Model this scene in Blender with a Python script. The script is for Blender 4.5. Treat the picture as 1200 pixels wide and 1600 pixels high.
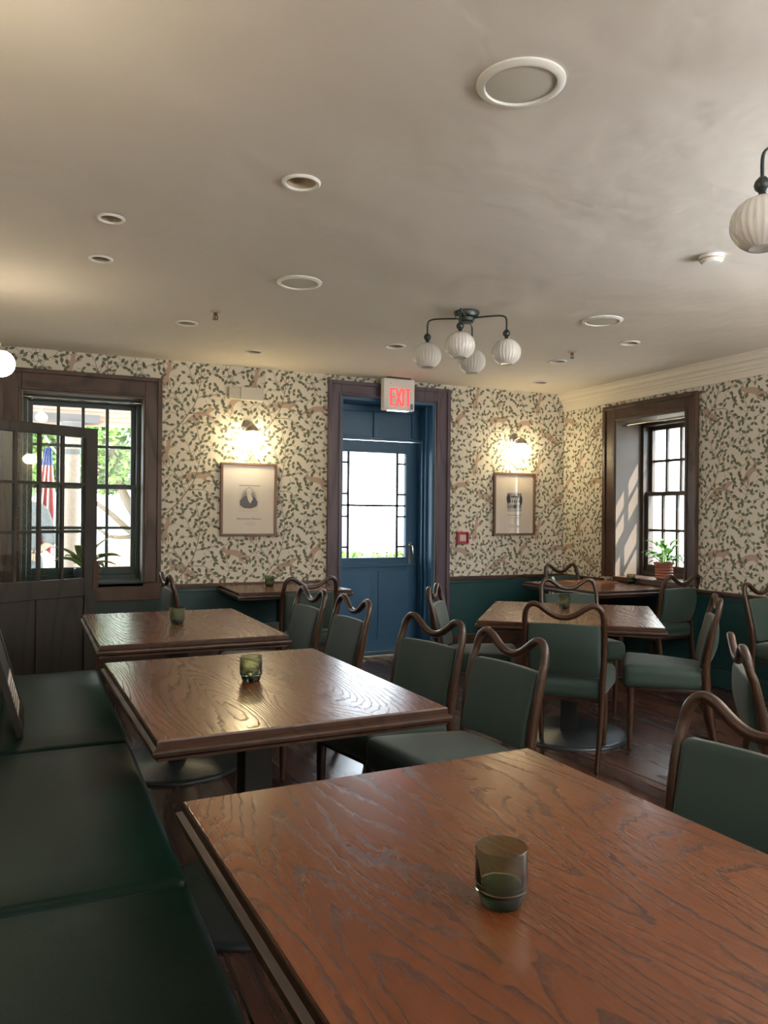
import bpy, math, random
import numpy as np
from mathutils import Vector, Matrix
from mathutils.geometry import tessellate_polygon
PI = math.pi
C = bpy.context.scene.collection
for o in list(bpy.data.objects):
    bpy.data.objects.remove(o, do_unlink=True)

# ------------------------------------------------------------------ camera
YAW, PITCH, ROLL, EYE = 0.4259, 0.004, 0.0089, 1.3437
fw = Vector((math.sin(YAW) * math.cos(PITCH), math.cos(YAW) * math.cos(PITCH), math.sin(PITCH)))
rt = Vector((math.cos(YAW), -math.sin(YAW), 0)); up = rt.cross(fw)
r2 = rt * math.cos(ROLL) + up * math.sin(ROLL); u2 = up * math.cos(ROLL) - rt * math.sin(ROLL)
cam = bpy.data.cameras.new('camera'); cam.sensor_fit = 'VERTICAL'; cam.sensor_height = 36
cam.lens = 1213.9 / 1600 * 36; cam.clip_start = 0.02
co = bpy.data.objects.new('camera', cam); C.objects.link(co)
M = Matrix((r2, u2, -fw)).transposed().to_4x4(); M.translation = (0, 0, EYE)
co.matrix_world = M
bpy.context.scene.camera = co

# ------------------------------------------------------------------ view, world, sun, portals, ceiling fill
vs = bpy.context.scene.view_settings
vs.view_transform = 'Standard'; vs.look = 'None'; vs.gamma = 1; vs.use_curve_mapping = False
vs.exposure = 1.6
W = bpy.data.worlds.new('sky'); bpy.context.scene.world = W; W.use_nodes = True
bg = W.node_tree.nodes['Background']
bg.inputs[0].default_value = (0.80, 0.91, 1.0, 1); bg.inputs[1].default_value = 3.7

def light(name, typ, energy, color, loc, direction=None, size=1, size_y=None, **kw):
    l = bpy.data.lights.new(name, typ); l.energy = energy; l.color = color
    if typ == 'AREA':
        l.shape = 'RECTANGLE'; l.size = size; l.size_y = size_y or size
    for k, v in kw.items(): setattr(l, k, v)
    o = bpy.data.objects.new(name, l); C.objects.link(o); o.location = loc
    if direction is not None:
        o.rotation_euler = Vector(direction).to_track_quat('-Z', 'Y').to_euler()
    return o
light('sun', 'SUN', 8.5, (1, 0.90, 0.76), (8, 0, 8), (-1, 0.9, -1.55), angle=0.01)
for nm, loc, d, sx, sy in (('portal_door', (3.0, 6.98, 1.44), (0, -1, 0), 0.8, 1.1),
                           ('portal_window_left', (0.37, 6.86, 1.56), (0, -1, 0), 0.9, 1.5),
                           ('portal_window_right', (5.47, 5.31, 1.53), (-1, 0, 0), 0.9, 1.5)):
    o = light(nm, 'AREA', 1, (1, 1, 1), loc, d, sx, sy); o.data.cycles.is_portal = True
# unseen upward fill, added to brighten the ceiling; the rear has no windows
light('ceiling_fill_rear', 'AREA', 108, (0.94, 0.96, 1.0), (2.6, -1.6, 1.75), (0, 0, 1), 3.4, 1.2)
light('ceiling_fill_side', 'AREA', 84, (0.92, 0.96, 1.0), (4.5, 0.9, 1.75), (0, 0, 1), 2.2, 1.0)

# ------------------------------------------------------------------ geometry helpers
class MB:
    def __init__(s): s.v = []; s.f = []; s.m = []; s.sm = []
    def add(s, vs_, fs, m=0, smooth=False):
        b = len(s.v); s.v += [tuple(p) for p in vs_]
        for f in fs: s.f.append(tuple(i + b for i in f)); s.m.append(m); s.sm.append(smooth)
        return s
    def box(s, x0, x1, y0, y1, z0, z1, m=0):
        v = [(x, y, z) for z in (z0, z1) for y in (y0, y1) for x in (x0, x1)]
        return s.add(v, [(0, 2, 3, 1), (4, 5, 7, 6), (0, 1, 5, 4), (2, 6, 7, 3), (0, 4, 6, 2), (1, 3, 7, 5)], m)
    def lathe(s, prof, seg=32, c=(0, 0, 0), m=0, smooth=True, mod=None, axis='z', closed=False):
        v = []
        for k, (r, z) in enumerate(prof):
            for i in range(seg):
                a = 2 * PI * i / seg
                rr = r * (mod(a, k / (len(prof) - 1)) if mod else 1)
                x, y = rr * math.cos(a), rr * math.sin(a)
                p = (x, y, z) if axis == 'z' else ((x, z, y) if axis == 'y' else (z, x, y))
                v.append((p[0] + c[0], p[1] + c[1], p[2] + c[2]))
        n = len(prof); f = []
        for k in range(n if closed else n - 1):
            for i in range(seg):
                j = (i + 1) % seg; k2 = (k + 1) % n
                q = (k * seg + i, k * seg + j, k2 * seg + j, k2 * seg + i)
                f.append(q if axis != 'y' else q[::-1])
        if not closed:
            if prof[0][0] > 1e-6: f.append(tuple(range(seg))[::-1] if axis != 'y' else tuple(range(seg)))
            if prof[-1][0] > 1e-6:
                t = tuple((n - 1) * seg + i for i in range(seg)); f.append(t if axis != 'y' else t[::-1])
        return s.add(v, f, m, smooth)
    def sweep(s, path, rad, seg=10, ref=(0, 1, 0), m=0, closed=False, smooth=True, caps=True, sq=2.0):
        P = [Vector(p) for p in path]; n = len(P); v = []
        ref = Vector(ref)
        for i in range(n):
            if closed: t = P[(i + 1) % n] - P[i - 1]
            else: t = P[min(i + 1, n - 1)] - P[max(i - 1, 0)]
            t.normalize(); a = ref - t * ref.dot(t)
            if a.length < 1e-4: a = Vector((1, 0, 0)) - t * t.x
            a.normalize(); b = t.cross(a)
            r = rad[i] if isinstance(rad, list) else rad
            ra, rb = r if isinstance(r, tuple) else (r, r)
            for k in range(seg):
                an = 2 * PI * k / seg; c_, s_ = math.cos(an), math.sin(an)
                e = 2.0 / sq
                cx = math.copysign(abs(c_) ** e, c_); sx = math.copysign(abs(s_) ** e, s_)
                v.append(P[i] + a * (ra * cx) + b * (rb * sx))
        f = []
        for i in range(n if closed else n - 1):
            for k in range(seg):
                j = (k + 1) % seg; i2 = (i + 1) % n
                f.append((i * seg + k, i2 * seg + k, i2 * seg + j, i * seg + j))
        if caps and not closed:
            f.append(tuple(range(seg))); f.append(tuple((n - 1) * seg + k for k in range(seg))[::-1])
        return s.add(v, f, m, smooth)
    def rbox(s, c, h, r, m=0, warp=None, n=6, k=3):
        ax = []
        for H in h:
            i_ = H - r; L = []
            for q in range(k): L.append(-i_ - r * math.cos(q * PI / 2 / k) )
            L += [-i_ + 2 * i_ * q / n for q in range(n + 1)]
            for q in range(k - 1, -1, -1): L.append(i_ + r * math.cos(q * PI / 2 / k))
            ax.append(L)
        vid = {}; V = []; F = []
        def vert(p):
            key = tuple(round(t, 6) for t in p)
            if key in vid: return vid[key]
            cc = [max(-(H - r), min(H - r, t)) for t, H in zip(p, h)]
            d = Vector([t - u for t, u in zip(p, cc)])
            # move from cube corner zone to sphere
            if d.length > 1e-9:
                d = d / max(abs(d.x), abs(d.y), abs(d.z)) * (max(abs(d.x), abs(d.y), abs(d.z)))
                d = d.normalized() * r
            q = [cc[i] + d[i] for i in range(3)]
            if warp: q = warp(*q)
            vid[key] = len(V); V.append((q[0] + c[0], q[1] + c[1], q[2] + c[2])); return vid[key]
        for a in range(3):
            b, d_ = (a + 1) % 3, (a + 2) % 3
            for sgn in (-1, 1):
                for i in range(len(ax[b]) - 1):
                    for j in range(len(ax[d_]) - 1):
                        q = []
                        for (ii, jj) in ((i, j), (i + 1, j), (i + 1, j + 1), (i, j + 1)):
                            p = [0, 0, 0]; p[a] = sgn * h[a]; p[b] = ax[b][ii]; p[d_] = ax[d_][jj]; q.append(vert(p))
                        F.append(tuple(q) if sgn > 0 else tuple(q[::-1]))
        return s.add(V, F, m, True)
    def frame_profile(s, x0, x1, y0, y1, prof, m=0):
        """mitred rectangular ring in XY; prof = [(inset, z)] from inner top to inner bottom; top and bottom capped"""
        v = []
        for ins, z in prof: v += [(x0 + ins, y0 + ins, z), (x1 - ins, y0 + ins, z), (x1 - ins, y1 - ins, z), (x0 + ins, y1 - ins, z)]
        f = []; n = len(prof)
        for k in range(n - 1):
            for i in range(4):
                j = (i + 1) % 4; f.append((k * 4 + j, k * 4 + i, (k + 1) * 4 + i, (k + 1) * 4 + j))
        f.append((0, 1, 2, 3)); f.append(tuple((n - 1) * 4 + i for i in (3, 2, 1, 0)))
        return s.add(v, f, m)

def obj(name, mb, mats, parent=None, loc=(0, 0, 0), rot=(0, 0, 0), bevel=0, angle=40):
    me = bpy.data.meshes.new(name); me.from_pydata(mb.v, [], mb.f)
    if not isinstance(mats, (list, tuple)): mats = [mats]
    for m in mats: me.materials.append(m)
    me.polygons.foreach_set('material_index', mb.m); me.polygons.foreach_set('use_smooth', mb.sm)
    me.update()
    if any(mb.sm): me.set_sharp_from_angle(angle=math.radians(angle))
    o = bpy.data.objects.new(name, me); C.objects.link(o)
    o.location = loc; o.rotation_euler = rot
    if parent: o.parent = parent
    if bevel:
        b = o.modifiers.new('bevel', 'BEVEL'); b.width = bevel; b.segments = 2; b.limit_method = 'ANGLE'
    return o
def tag(o, label, cat, group=None, kind=None):
    o['label'] = label; o['category'] = cat
    if group: o['group'] = group
    if kind: o['kind'] = kind
    return o
def thing(name, label, cat, loc=(0, 0, 0), rz=0, group=None):
    o = bpy.data.objects.new(name, None); C.objects.link(o); o.empty_display_size = 0.1
    o.location = loc; o.rotation_euler = (0, 0, rz)
    return tag(o, label, cat, group)
def struct(o, label=None, cat=None):
    o['kind'] = 'structure'
    if label: o['label'] = label
    if cat: o['category'] = cat
    return o
def copy_tree(o, parent=None):
    c = o.copy(); C.objects.link(c)
    if parent: c.parent = parent
    for ch in list(o.children): copy_tree(ch, c)
    return c

# ------------------------------------------------------------------ materials
def new_mat(name):
    m = bpy.data.materials.new(name); m.use_nodes = True
    return m, m.node_tree, m.node_tree.nodes['Principled BSDF']
def pm(name, col, rough=0.5, metal=0, bump=0, bscale=40, spec=0.5, var=0, coat=0, sheen=0, emit=None, es=0):
    m, t, b = new_mat(name); b.inputs['Base Color'].default_value = (*col, 1)
    b.inputs['Roughness'].default_value = rough; b.inputs['Metallic'].default_value = metal
    b.inputs['Specular IOR Level'].default_value = spec
    b.inputs['Coat Weight'].default_value = coat; b.inputs['Sheen Weight'].default_value = sheen
    if emit: b.inputs['Emission Color'].default_value = (*emit, 1); b.inputs['Emission Strength'].default_value = es
    if bump or var:
        tc = t.nodes.new('ShaderNodeTexCoord'); nz = t.nodes.new('ShaderNodeTexNoise')
        nz.inputs['Scale'].default_value = bscale; nz.inputs['Detail'].default_value = 4
        t.links.new(tc.outputs['Object'], nz.inputs['Vector'])
        if bump:
            bp = t.nodes.new('ShaderNodeBump'); bp.inputs['Strength'].default_value = bump; bp.inputs['Distance'].default_value = 0.01
            t.links.new(nz.outputs[0], bp.inputs['Height']); t.links.new(bp.outputs[0], b.inputs['Normal'])
        if var:
            mx = t.nodes.new('ShaderNodeMixRGB'); mx.blend_type = 'MIX'
            mx.inputs[1].default_value = (*[c * (1 - var) for c in col], 1); mx.inputs[2].default_value = (*[min(1, c * (1 + var)) for c in col], 1)
            t.links.new(nz.outputs[0], mx.inputs[0]); t.links.new(mx.outputs[0], b.inputs['Base Color'])
    return m
def nd(t, typ, **kw):
    n = t.nodes.new(typ)
    for k, v in kw.items():
        if k.startswith('i_'):
            key = k[2:]; key = int(key) if key.isdigit() else key
            n.inputs[key].default_value = v
        else: setattr(n, k, v)
    return n
def math_(t, op, a, b=None, c=None):
    n = t.nodes.new('ShaderNodeMath'); n.operation = op
    for i, x in enumerate((a, b, c)):
        if x is None: continue
        if isinstance(x, (int, float)): n.inputs[i].default_value = x
        else: t.links.new(x, n.inputs[i])
    return n.outputs[0]
def wood(name, c_lo, c_hi, c_line, rough=0.35, board=0.16, rings=15, axis='y', gap=0.0, sx=2.6, sy=0.5, line_w=0.55, bump=0.25, coat=0.0, tone=0.35, rring=0.12, pore=1.0, coord='Object'):
    m, t, b = new_mat(name); L = t.links
    tc = t.nodes.new('ShaderNodeTexCoord'); sp = t.nodes.new('ShaderNodeSeparateXYZ'); L.new(tc.outputs[coord], sp.inputs[0])
    if axis == 'y': X, Yv, Z = sp.outputs[0], sp.outputs[1], sp.outputs[2]
    elif axis == 'x': X, Yv, Z = sp.outputs[1], sp.outputs[0], sp.outputs[2]
    else: X, Yv, Z = sp.outputs[0], sp.outputs[2], sp.outputs[1]
    bi = math_(t, 'FLOOR', math_(t, 'DIVIDE', X, board))
    oi = t.nodes.new('ShaderNodeObjectInfo')
    seed = math_(t, 'ADD', math_(t, 'MULTIPLY', bi, 3.71), math_(t, 'MULTIPLY', oi.outputs['Random'], 50))
    wn = nd(t, 'ShaderNodeTexWhiteNoise', noise_dimensions='1D'); L.new(seed, wn.inputs['W'])
    cb = t.nodes.new('ShaderNodeCombineXYZ')
    L.new(math_(t, 'MULTIPLY', X, sx), cb.inputs[0]); L.new(math_(t, 'MULTIPLY', Yv, sy), cb.inputs[1])
    L.new(math_(t, 'ADD', math_(t, 'MULTIPLY', Z, sx), math_(t, 'MULTIPLY', seed, 1.3)), cb.inputs[2])
    n1 = nd(t, 'ShaderNodeTexNoise', i_Scale=1.0, i_Detail=1.0, i_Roughness=0.4); L.new(cb.outputs[0], n1.inputs['Vector'])
    cbw = t.nodes.new('ShaderNodeCombineXYZ')
    L.new(math_(t, 'MULTIPLY', X, 60), cbw.inputs[0]); L.new(math_(t, 'MULTIPLY', Yv, 22), cbw.inputs[1]); L.new(seed, cbw.inputs[2])
    nw = nd(t, 'ShaderNodeTexNoise', i_Scale=1.0, i_Detail=2.0); L.new(cbw.outputs[0], nw.inputs['Vector'])
    fld = math_(t, 'ADD', n1.outputs[0], math_(t, 'MULTIPLY', nw.outputs[0], 0.018))
    fr = math_(t, 'FRACT', math_(t, 'MULTIPLY', fld, rings))
    ramp = nd(t, 'ShaderNodeValToRGB'); e = ramp.color_ramp.elements
    e[0].position = 0.0; e[0].color = (0, 0, 0, 1); e[1].position = 1.0; e[1].color = (0, 0, 0, 1)
    q = e.new(line_w); q.color = (0.12, 0.12, 0.12, 1); q = e.new(min(0.97, line_w + 0.28)); q.color = (1, 1, 1, 1)
    L.new(fr, ramp.inputs[0])
    cp = t.nodes.new('ShaderNodeCombineXYZ')
    L.new(math_(t, 'MULTIPLY', X, 700), cp.inputs[0]); L.new(math_(t, 'MULTIPLY', Yv, 9), cp.inputs[1]); L.new(seed, cp.inputs[2])
    npz = nd(t, 'ShaderNodeTexNoise', i_Scale=1.0, i_Detail=2.0); L.new(cp.outputs[0], npz.inputs['Vector'])
    pores = math_(t, 'MULTIPLY', math_(t, 'SMOOTH_MIN', math_(t, 'MAXIMUM', math_(t, 'SUBTRACT', npz.outputs[0], 0.52), 0.0), 0.1, 0.02), 6 * pore)
    line = math_(t, 'MINIMUM', math_(t, 'ADD', math_(t, 'MULTIPLY', ramp.outputs[0], 0.75), math_(t, 'MULTIPLY', pores, math_(t, 'ADD', 0.35, ramp.outputs[0]))), 1.0)
    big = nd(t, 'ShaderNodeMixRGB'); big.inputs[1].default_value = (*c_lo, 1); big.inputs[2].default_value = (*c_hi, 1)
    fac = math_(t, 'ADD', math_(t, 'MULTIPLY', wn.outputs[0], tone), math_(t, 'MULTIPLY', n1.outputs[0], 1 - tone)); L.new(fac, big.inputs[0])
    mx = nd(t, 'ShaderNodeMixRGB'); mx.inputs[2].default_value = (*c_line, 1); L.new(big.outputs[0], mx.inputs[1])
    L.new(line, mx.inputs[0])
    col = mx.outputs[0]; hgt = math_(t, 'SUBTRACT', 1.0, line)
    if gap:
        fx = math_(t, 'FRACT', math_(t, 'DIVIDE', X, board)); g = math_(t, 'LESS_THAN', fx, gap)
        # butt joints
        fy = math_(t, 'FRACT', math_(t, 'ADD', math_(t, 'DIVIDE', Yv, 1.9), math_(t, 'MULTIPLY', wn.outputs[0], 7.0)))
        g = math_(t, 'MAXIMUM', g, math_(t, 'LESS_THAN', fy, gap * board / 1.9))
        m2 = nd(t, 'ShaderNodeMixRGB'); m2.inputs[2].default_value = (0.004, 0.003, 0.003, 1); L.new(col, m2.inputs[1]); L.new(g, m2.inputs[0]); col = m2.outputs[0]
        hgt = math_(t, 'SUBTRACT', hgt, math_(t, 'MULTIPLY', g, 4.0))
    L.new(col, b.inputs['Base Color'])
    b.inputs['Coat Weight'].default_value = coat; b.inputs['Coat Roughness'].default_value = 0.15
    L.new(math_(t, 'ADD', rough, math_(t, 'MULTIPLY', line, rring)), b.inputs['Roughness'])
    bp = nd(t, 'ShaderNodeBump', i_Strength=bump, i_Distance=0.0015); L.new(hgt, bp.inputs['Height']); L.new(bp.outputs[0], b.inputs['Normal'])
    return m
def pane_mat(name, tint=(1, 1, 1), refl=1.45, rough=0.0):
    m = bpy.data.materials.new(name); m.use_nodes = True; t = m.node_tree; t.nodes.clear()
    out = t.nodes.new('ShaderNodeOutputMaterial'); mix = t.nodes.new('ShaderNodeMixShader')
    tr = t.nodes.new('ShaderNodeBsdfTransparent'); tr.inputs[0].default_value = (*tint, 1)
    gl = t.nodes.new('ShaderNodeBsdfGlossy'); gl.inputs['Roughness'].default_value = rough
    lw = t.nodes.new('ShaderNodeLayerWeight'); lw.inputs['Blend'].default_value = 0.5
    f0 = ((refl - 1) / (refl + 1)) ** 2
    fr = math_(t, 'ADD', f0, math_(t, 'MULTIPLY', math_(t, 'POWER', lw.outputs['Facing'], 5.0), 1 - f0))
    t.links.new(fr, mix.inputs[0]); t.links.new(tr.outputs[0], mix.inputs[1]); t.links.new(gl.outputs[0], mix.inputs[2]); t.links.new(mix.outputs[0], out.inputs[0])
    return m
def emis(name, col, s):
    m = bpy.data.materials.new(name); m.use_nodes = True; t = m.node_tree; t.nodes.clear()
    out = t.nodes.new('ShaderNodeOutputMaterial'); e = t.nodes.new('ShaderNodeEmission'); e.inputs[0].default_value = (*col, 1); e.inputs[1].default_value = s
    t.links.new(e.outputs[0], out.inputs[0]); return m

PAPER = pm('wallpaper_cream', (0.67, 0.63, 0.54), 0.85)
LEAF = pm('wallpaper_leaf', (0.15, 0.155, 0.11), 0.85)
LEAF2 = pm('wallpaper_leaf_teal', (0.19, 0.215, 0.165), 0.85)
VINE = pm('wallpaper_vine', (0.16, 0.13, 0.095), 0.85)
FOX = pm('wallpaper_fox', (0.46, 0.34, 0.265), 0.85)
CEIL = pm('ceiling_plaster', (0.66, 0.61, 0.55), 0.8, bump=0.5, bscale=2.0)
for n in CEIL.node_tree.nodes:
    if n.type == 'BUMP': n.inputs['Distance'].default_value = 0.05
CREAM = pm('cream_paint', (0.70, 0.65, 0.56), 0.5)
TRIM = wood('dark_stained_trim', (0.056, 0.027, 0.017), (0.090, 0.045, 0.029), (0.030, 0.015, 0.010), 0.38, board=5, rings=10, axis='z', bump=0.05)
TRIMX = wood('dark_stained_trim_level', (0.056, 0.027, 0.017), (0.090, 0.045, 0.029), (0.030, 0.015, 0.010), 0.38, board=5, rings=10, axis='x', bump=0.05)
DARKWOOD = wood('brown_door_wood', (0.016, 0.012, 0.008), (0.026, 0.019, 0.013), (0.010, 0.007, 0.005), 0.45, board=5, rings=8, axis='z', bump=0.05)
REVEAL = pm('reveal_paint', (0.11, 0.088, 0.068), 0.55)
TEAL = pm('teal_wainscot_paint', (0.010, 0.055, 0.062), 0.45, var=0.1, bscale=6)
SASH = pm('dark_green_sash_paint', (0.020, 0.045, 0.042), 0.4)
SASH2 = pm('brown_sash_paint', (0.05, 0.040, 0.032), 0.45)
BLUE = pm('glare_blue_door_paint', (0.030, 0.110, 0.215), 0.42, var=0.1, bscale=5)  # blue lens glare around the doorway painted into the teal door colour
BLUET = wood('glare_tinted_door_casing', (0.085, 0.060, 0.085), (0.12, 0.085, 0.11), (0.06, 0.04, 0.06), 0.4, board=5, rings=10, axis='z', bump=0.05)  # brown casing with the purple cast of the door glare painted in
LEAD = pm('dark_lead_came', (0.03, 0.04, 0.06), 0.5)
FLOOR = wood('dark_floor_boards', (0.030, 0.013, 0.010), (0.085, 0.036, 0.025), (0.018, 0.008, 0.006), 0.22, board=0.135, rings=6, axis='y', gap=0.06, sx=4, sy=0.6, bump=0.2, tone=0.75, rring=0.1, pore=0.4)
OAK = wood('oak_table_top', (0.090, 0.025, 0.008), (0.165, 0.052, 0.017), (0.036, 0.012, 0.006), 0.19, board=0.19, rings=40, bump=0.12, tone=0.4, rring=0.20, sx=3.2, sy=0.55, line_w=0.70, pore=1.2)
OAKEDGE = wood('oak_table_edge', (0.030, 0.012, 0.006), (0.050, 0.020, 0.009), (0.015, 0.006, 0.003), 0.34, board=5, rings=14, bump=0.2)
WALNUT = wood('walnut_chair_frame', (0.034, 0.014, 0.007), (0.060, 0.025, 0.013), (0.020, 0.008, 0.005), 0.30, board=5, rings=22, axis='z', sx=8, sy=1, bump=0.06, coat=0.08)
VELVET = pm('sage_velvet', (0.014, 0.036, 0.030), 0.7, sheen=0.15, var=0.15, bscale=8, bump=0.08)
LEATHER = pm('dark_green_leather', (0.004, 0.018, 0.0135), 0.36, bump=0.10, bscale=260, var=0.2, spec=0.13)
BLACK = pm('black_iron', (0.016, 0.017, 0.019), 0.45, metal=0.3)
BASEM = pm('iron_base_plate', (0.035, 0.045, 0.052), 0.33, metal=0.4, bump=0.1, bscale=60)
PANE = pane_mat('window_glass')
PICGL = pane_mat('picture_glass', refl=1.38)
WHITE = pm('white_plastic', (0.75, 0.74, 0.70), 0.4)
MESHW = pm('speaker_grille', (0.56, 0.53, 0.46), 0.8)
CAN = pm('downlight_baffle', (0.42, 0.34, 0.24), 0.5)
STEEL = pm('brushed_nickel', (0.55, 0.52, 0.47), 0.25, metal=1)
GUN = pm('gunmetal_fitting', (0.060, 0.072, 0.068), 0.35, metal=0.7)
MILK = pm('milk_glass', (0.72, 0.70, 0.66), 0.22)
BULB = emis('warm_lit_shade', (1.0, 0.80, 0.46), 14)
BULB2 = emis('warm_lit_globe', (1.0, 0.84, 0.60), 11)
TERRA = pm('terracotta', (0.42, 0.17, 0.11), 0.75, var=0.15, bscale=20)
SOIL = pm('potting_soil', (0.03, 0.02, 0.015), 0.95, bump=0.6, bscale=80)
CERAM = pm('blue_grey_ceramic', (0.08, 0.10, 0.15), 0.3)
LEAFG = pm('bright_green_leaf', (0.16, 0.36, 0.08), 0.45, var=0.3, bscale=12)
LEAFV = pm('variegated_leaf', (0.20, 0.36, 0.09), 0.4, var=0.35, bscale=16)
LEAFE = pm('pale_leaf_margin', (0.50, 0.56, 0.26), 0.45)
for m_ in (LEAFG, LEAFV, LEAFE):
    m_.node_tree.nodes['Principled BSDF'].inputs['Subsurface Weight'].default_value = 0.0
PRINT = pm('print_paper', (0.62, 0.55, 0.47), 0.8)
MATB = pm('mount_board', (0.66, 0.60, 0.53), 0.85)
INK = pm('print_ink', (0.05, 0.055, 0.07), 0.8)
INKM = pm('print_grey', (0.22, 0.22, 0.23), 0.8, var=0.25, bscale=60)
INKL = pm('print_light_grey', (0.42, 0.39, 0.35), 0.8, var=0.15, bscale=60)
FRAMEW = pm('walnut_picture_frame', (0.16, 0.085, 0.055), 0.4, var=0.15, bscale=30)
RED = pm('red_plastic', (0.42, 0.06, 0.08), 0.4)
EXITR = emis('lit_exit_letter', (1.0, 0.05, 0.05), 1.0)
EXITU = emis('sign_downlight_lens', (1.0, 0.97, 0.9), 2.5)

def glass_mat():
    m, t, b = new_mat('smoked_green_glass')
    b.inputs['Base Color'].default_value = (0.54, 0.62, 0.47, 1); b.inputs['Roughness'].default_value = 0.03
    b.inputs['Transmission Weight'].default_value = 1.0; b.inputs['IOR'].default_value = 1.45
    return m
SMOKE = glass_mat()
m_, t_, b_ = new_mat('smoked_green_glass_base'); SMOKEB = m_
b_.inputs['Base Color'].default_value = (0.02, 0.035, 0.025, 1); b_.inputs['Roughness'].default_value = 0.05
b_.inputs['Transmission Weight'].default_value = 0.85; b_.inputs['IOR'].default_value = 1.45

# ------------------------------------------------------------------ room shell
YB, XR, XL, ZC, YF = 6.54, 5.0, -0.38, 2.60, -2.6
RAIL = 0.76
# --- wallpaper pattern (units of 1.37 mm; x right, y down from the fork)
random.seed(11)
U = 0.00137; TW, TH = 537, 465
def leaf_poly(x, y, ang, l, w, m):
    c, s = math.cos(ang), math.sin(ang)
    pts = [(0, 0), (.22, .42), (.5, .5), (.8, .26), (1, 0), (.8, -.26), (.5, -.5), (.22, -.42)]
    return ('leaf', [(x + (a * l) * c - (b * w) * s, y + (a * l) * s + (b * w) * c) for a, b in pts], m)
stems = [([(0, 0), (40, -60), (62, -120), (80, -200), (85, -280), (72, -350), (58, -410)], 3.6),
         ([(0, 0), (-50, 62), (-110, 122), (-165, 172)], 4.2),
         ([(0, 0), (-25, -50), (-60, -110), (-110, -150), (-150, -205)], 3.0),
         ([(10, -15), (70, -22), (120, -15), (150, 10), (185, 45), (230, 70), (262, 40), (266, -10), (250, -60)], 2.6),
         ([(125, -12), (145, 30), (150, 82)], 2.0),
         ([(75, -180), (32, -230), (10, -290), (-20, -335)], 2.6),
         ([(60, -120), (110, -125), (160, -135), (188, -162)], 2.4),
         ([(-60, -110), (-120, -95), (-160, -60)], 2.2),
         ([(232, -330), (262, -250), (292, -190), (332, -150)], 2.4),
         ([(262, -250), (320, -290), (360, -300)], 2.0),
         ([(292, -190), (250, -150), (215, -120)], 2.0),
         ([(80, -240), (130, -270), (175, -275)], 2.2)]
pat = []
def catmull(p, n=5):
    out = []
    for i in range(len(p) - 1):
        a = p[max(i - 1, 0)]; b = p[i]; c = p[i + 1]; d = p[min(i + 2, len(p) - 1)]
        for k in range(n):
            u = k / n
            out.append(tuple(0.5 * ((2 * b[q]) + (-a[q] + c[q]) * u + (2 * a[q] - 5 * b[q] + 4 * c[q] - d[q]) * u * u + (-a[q] + 3 * b[q] - 3 * c[q] + d[q]) * u ** 3) for q in range(len(b))))
    out.append(p[-1]); return out
def ribbon(pts, w):
    L, R = [], []
    for i, p in enumerate(pts):
        a = pts[max(i - 1, 0)]; b = pts[min(i + 1, len(pts) - 1)]
        dx, dy = b[0] - a[0], b[1] - a[1]; n = math.hypot(dx, dy) or 1
        ww = w * (1 - 0.45 * i / len(pts)) / 2
        L.append((p[0] - dy / n * ww, p[1] + dx / n * ww)); R.append((p[0] + dy / n * ww, p[1] - dx / n * ww))
    return [[L[i], L[i + 1], R[i + 1], R[i]] for i in range(len(L) - 1)]
placed = []
def wrapd(x, y, q):
    dx = abs(x - q[0]) % TW; dx = min(dx, TW - dx); dy = abs(y - q[1]) % TH; dy = min(dy, TH - dy); return math.hypot(dx, dy)
def put_leaf(x, y, a, l, w):
    cx, cy = x + math.cos(a) * l / 2, y + math.sin(a) * l / 2
    if any(wrapd(cx, cy, q) < 17 for q in placed): return
    placed.append((cx, cy)); pat.append(leaf_poly(x, y, a, l, w, 1 if random.random() < .72 else 2))
for pts, w in stems:
    cp = catmull(pts, 6)
    for q in ribbon(cp, w * 1.35): pat.append(('stem', q, 3))
    acc = 0; side = 1
    for i in range(1, len(cp)):
        d = math.hypot(cp[i][0] - cp[i - 1][0], cp[i][1] - cp[i - 1][1]); acc += d
        if acc > 24:
            acc = 0; side = -side
            a = math.atan2(cp[i][1] - cp[i - 1][1], cp[i][0] - cp[i - 1][0]) + side * random.uniform(.6, 1.15)
            ln = random.choice((6, 14, 30, 34))
            ex, ey = cp[i][0] + math.cos(a) * ln, cp[i][1] + math.sin(a) * ln
            for q in ribbon([cp[i][:2], (ex, ey)], 2.4): pat.append(('stem', q, 3))
            put_leaf(ex, ey, a, random.uniform(27, 38), random.uniform(16, 21))
            if ln > 20:
                put_leaf(ex, ey, a + 1.0, 28, 16); put_leaf(ex, ey, a - 1.0, 28, 16)
    e = cp[-1]; a = math.atan2(cp[-1][1] - cp[-2][1], cp[-1][0] - cp[-2][0])
    for da in (-.9, 0, .9): put_leaf(e[0], e[1], a + da, 38, 19)
foxpts = [(112, -28), (92, -46), (80, -66), (71, -46), (50, -40), (18, -44), (-20, -42), (-45, -32), (-78, -22), (-118, 2), (-128, 12), (-86, 10), (-56, 2), (-64, 28), (-92, 44), (-86, 51), (-50, 36), (-22, 6), (10, -2), (36, -2), (56, 18), (84, 34), (92, 28), (70, 4), (62, -8), (76, -16), (94, -20)]
def fox(cx, cy, sc, rot, flip):
    c, s = math.cos(rot), math.sin(rot)
    return [(cx + (x * flip * sc) * c - (y * sc) * s, cy + (x * flip * sc) * s + (y * sc) * c) for x, y in foxpts]
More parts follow.
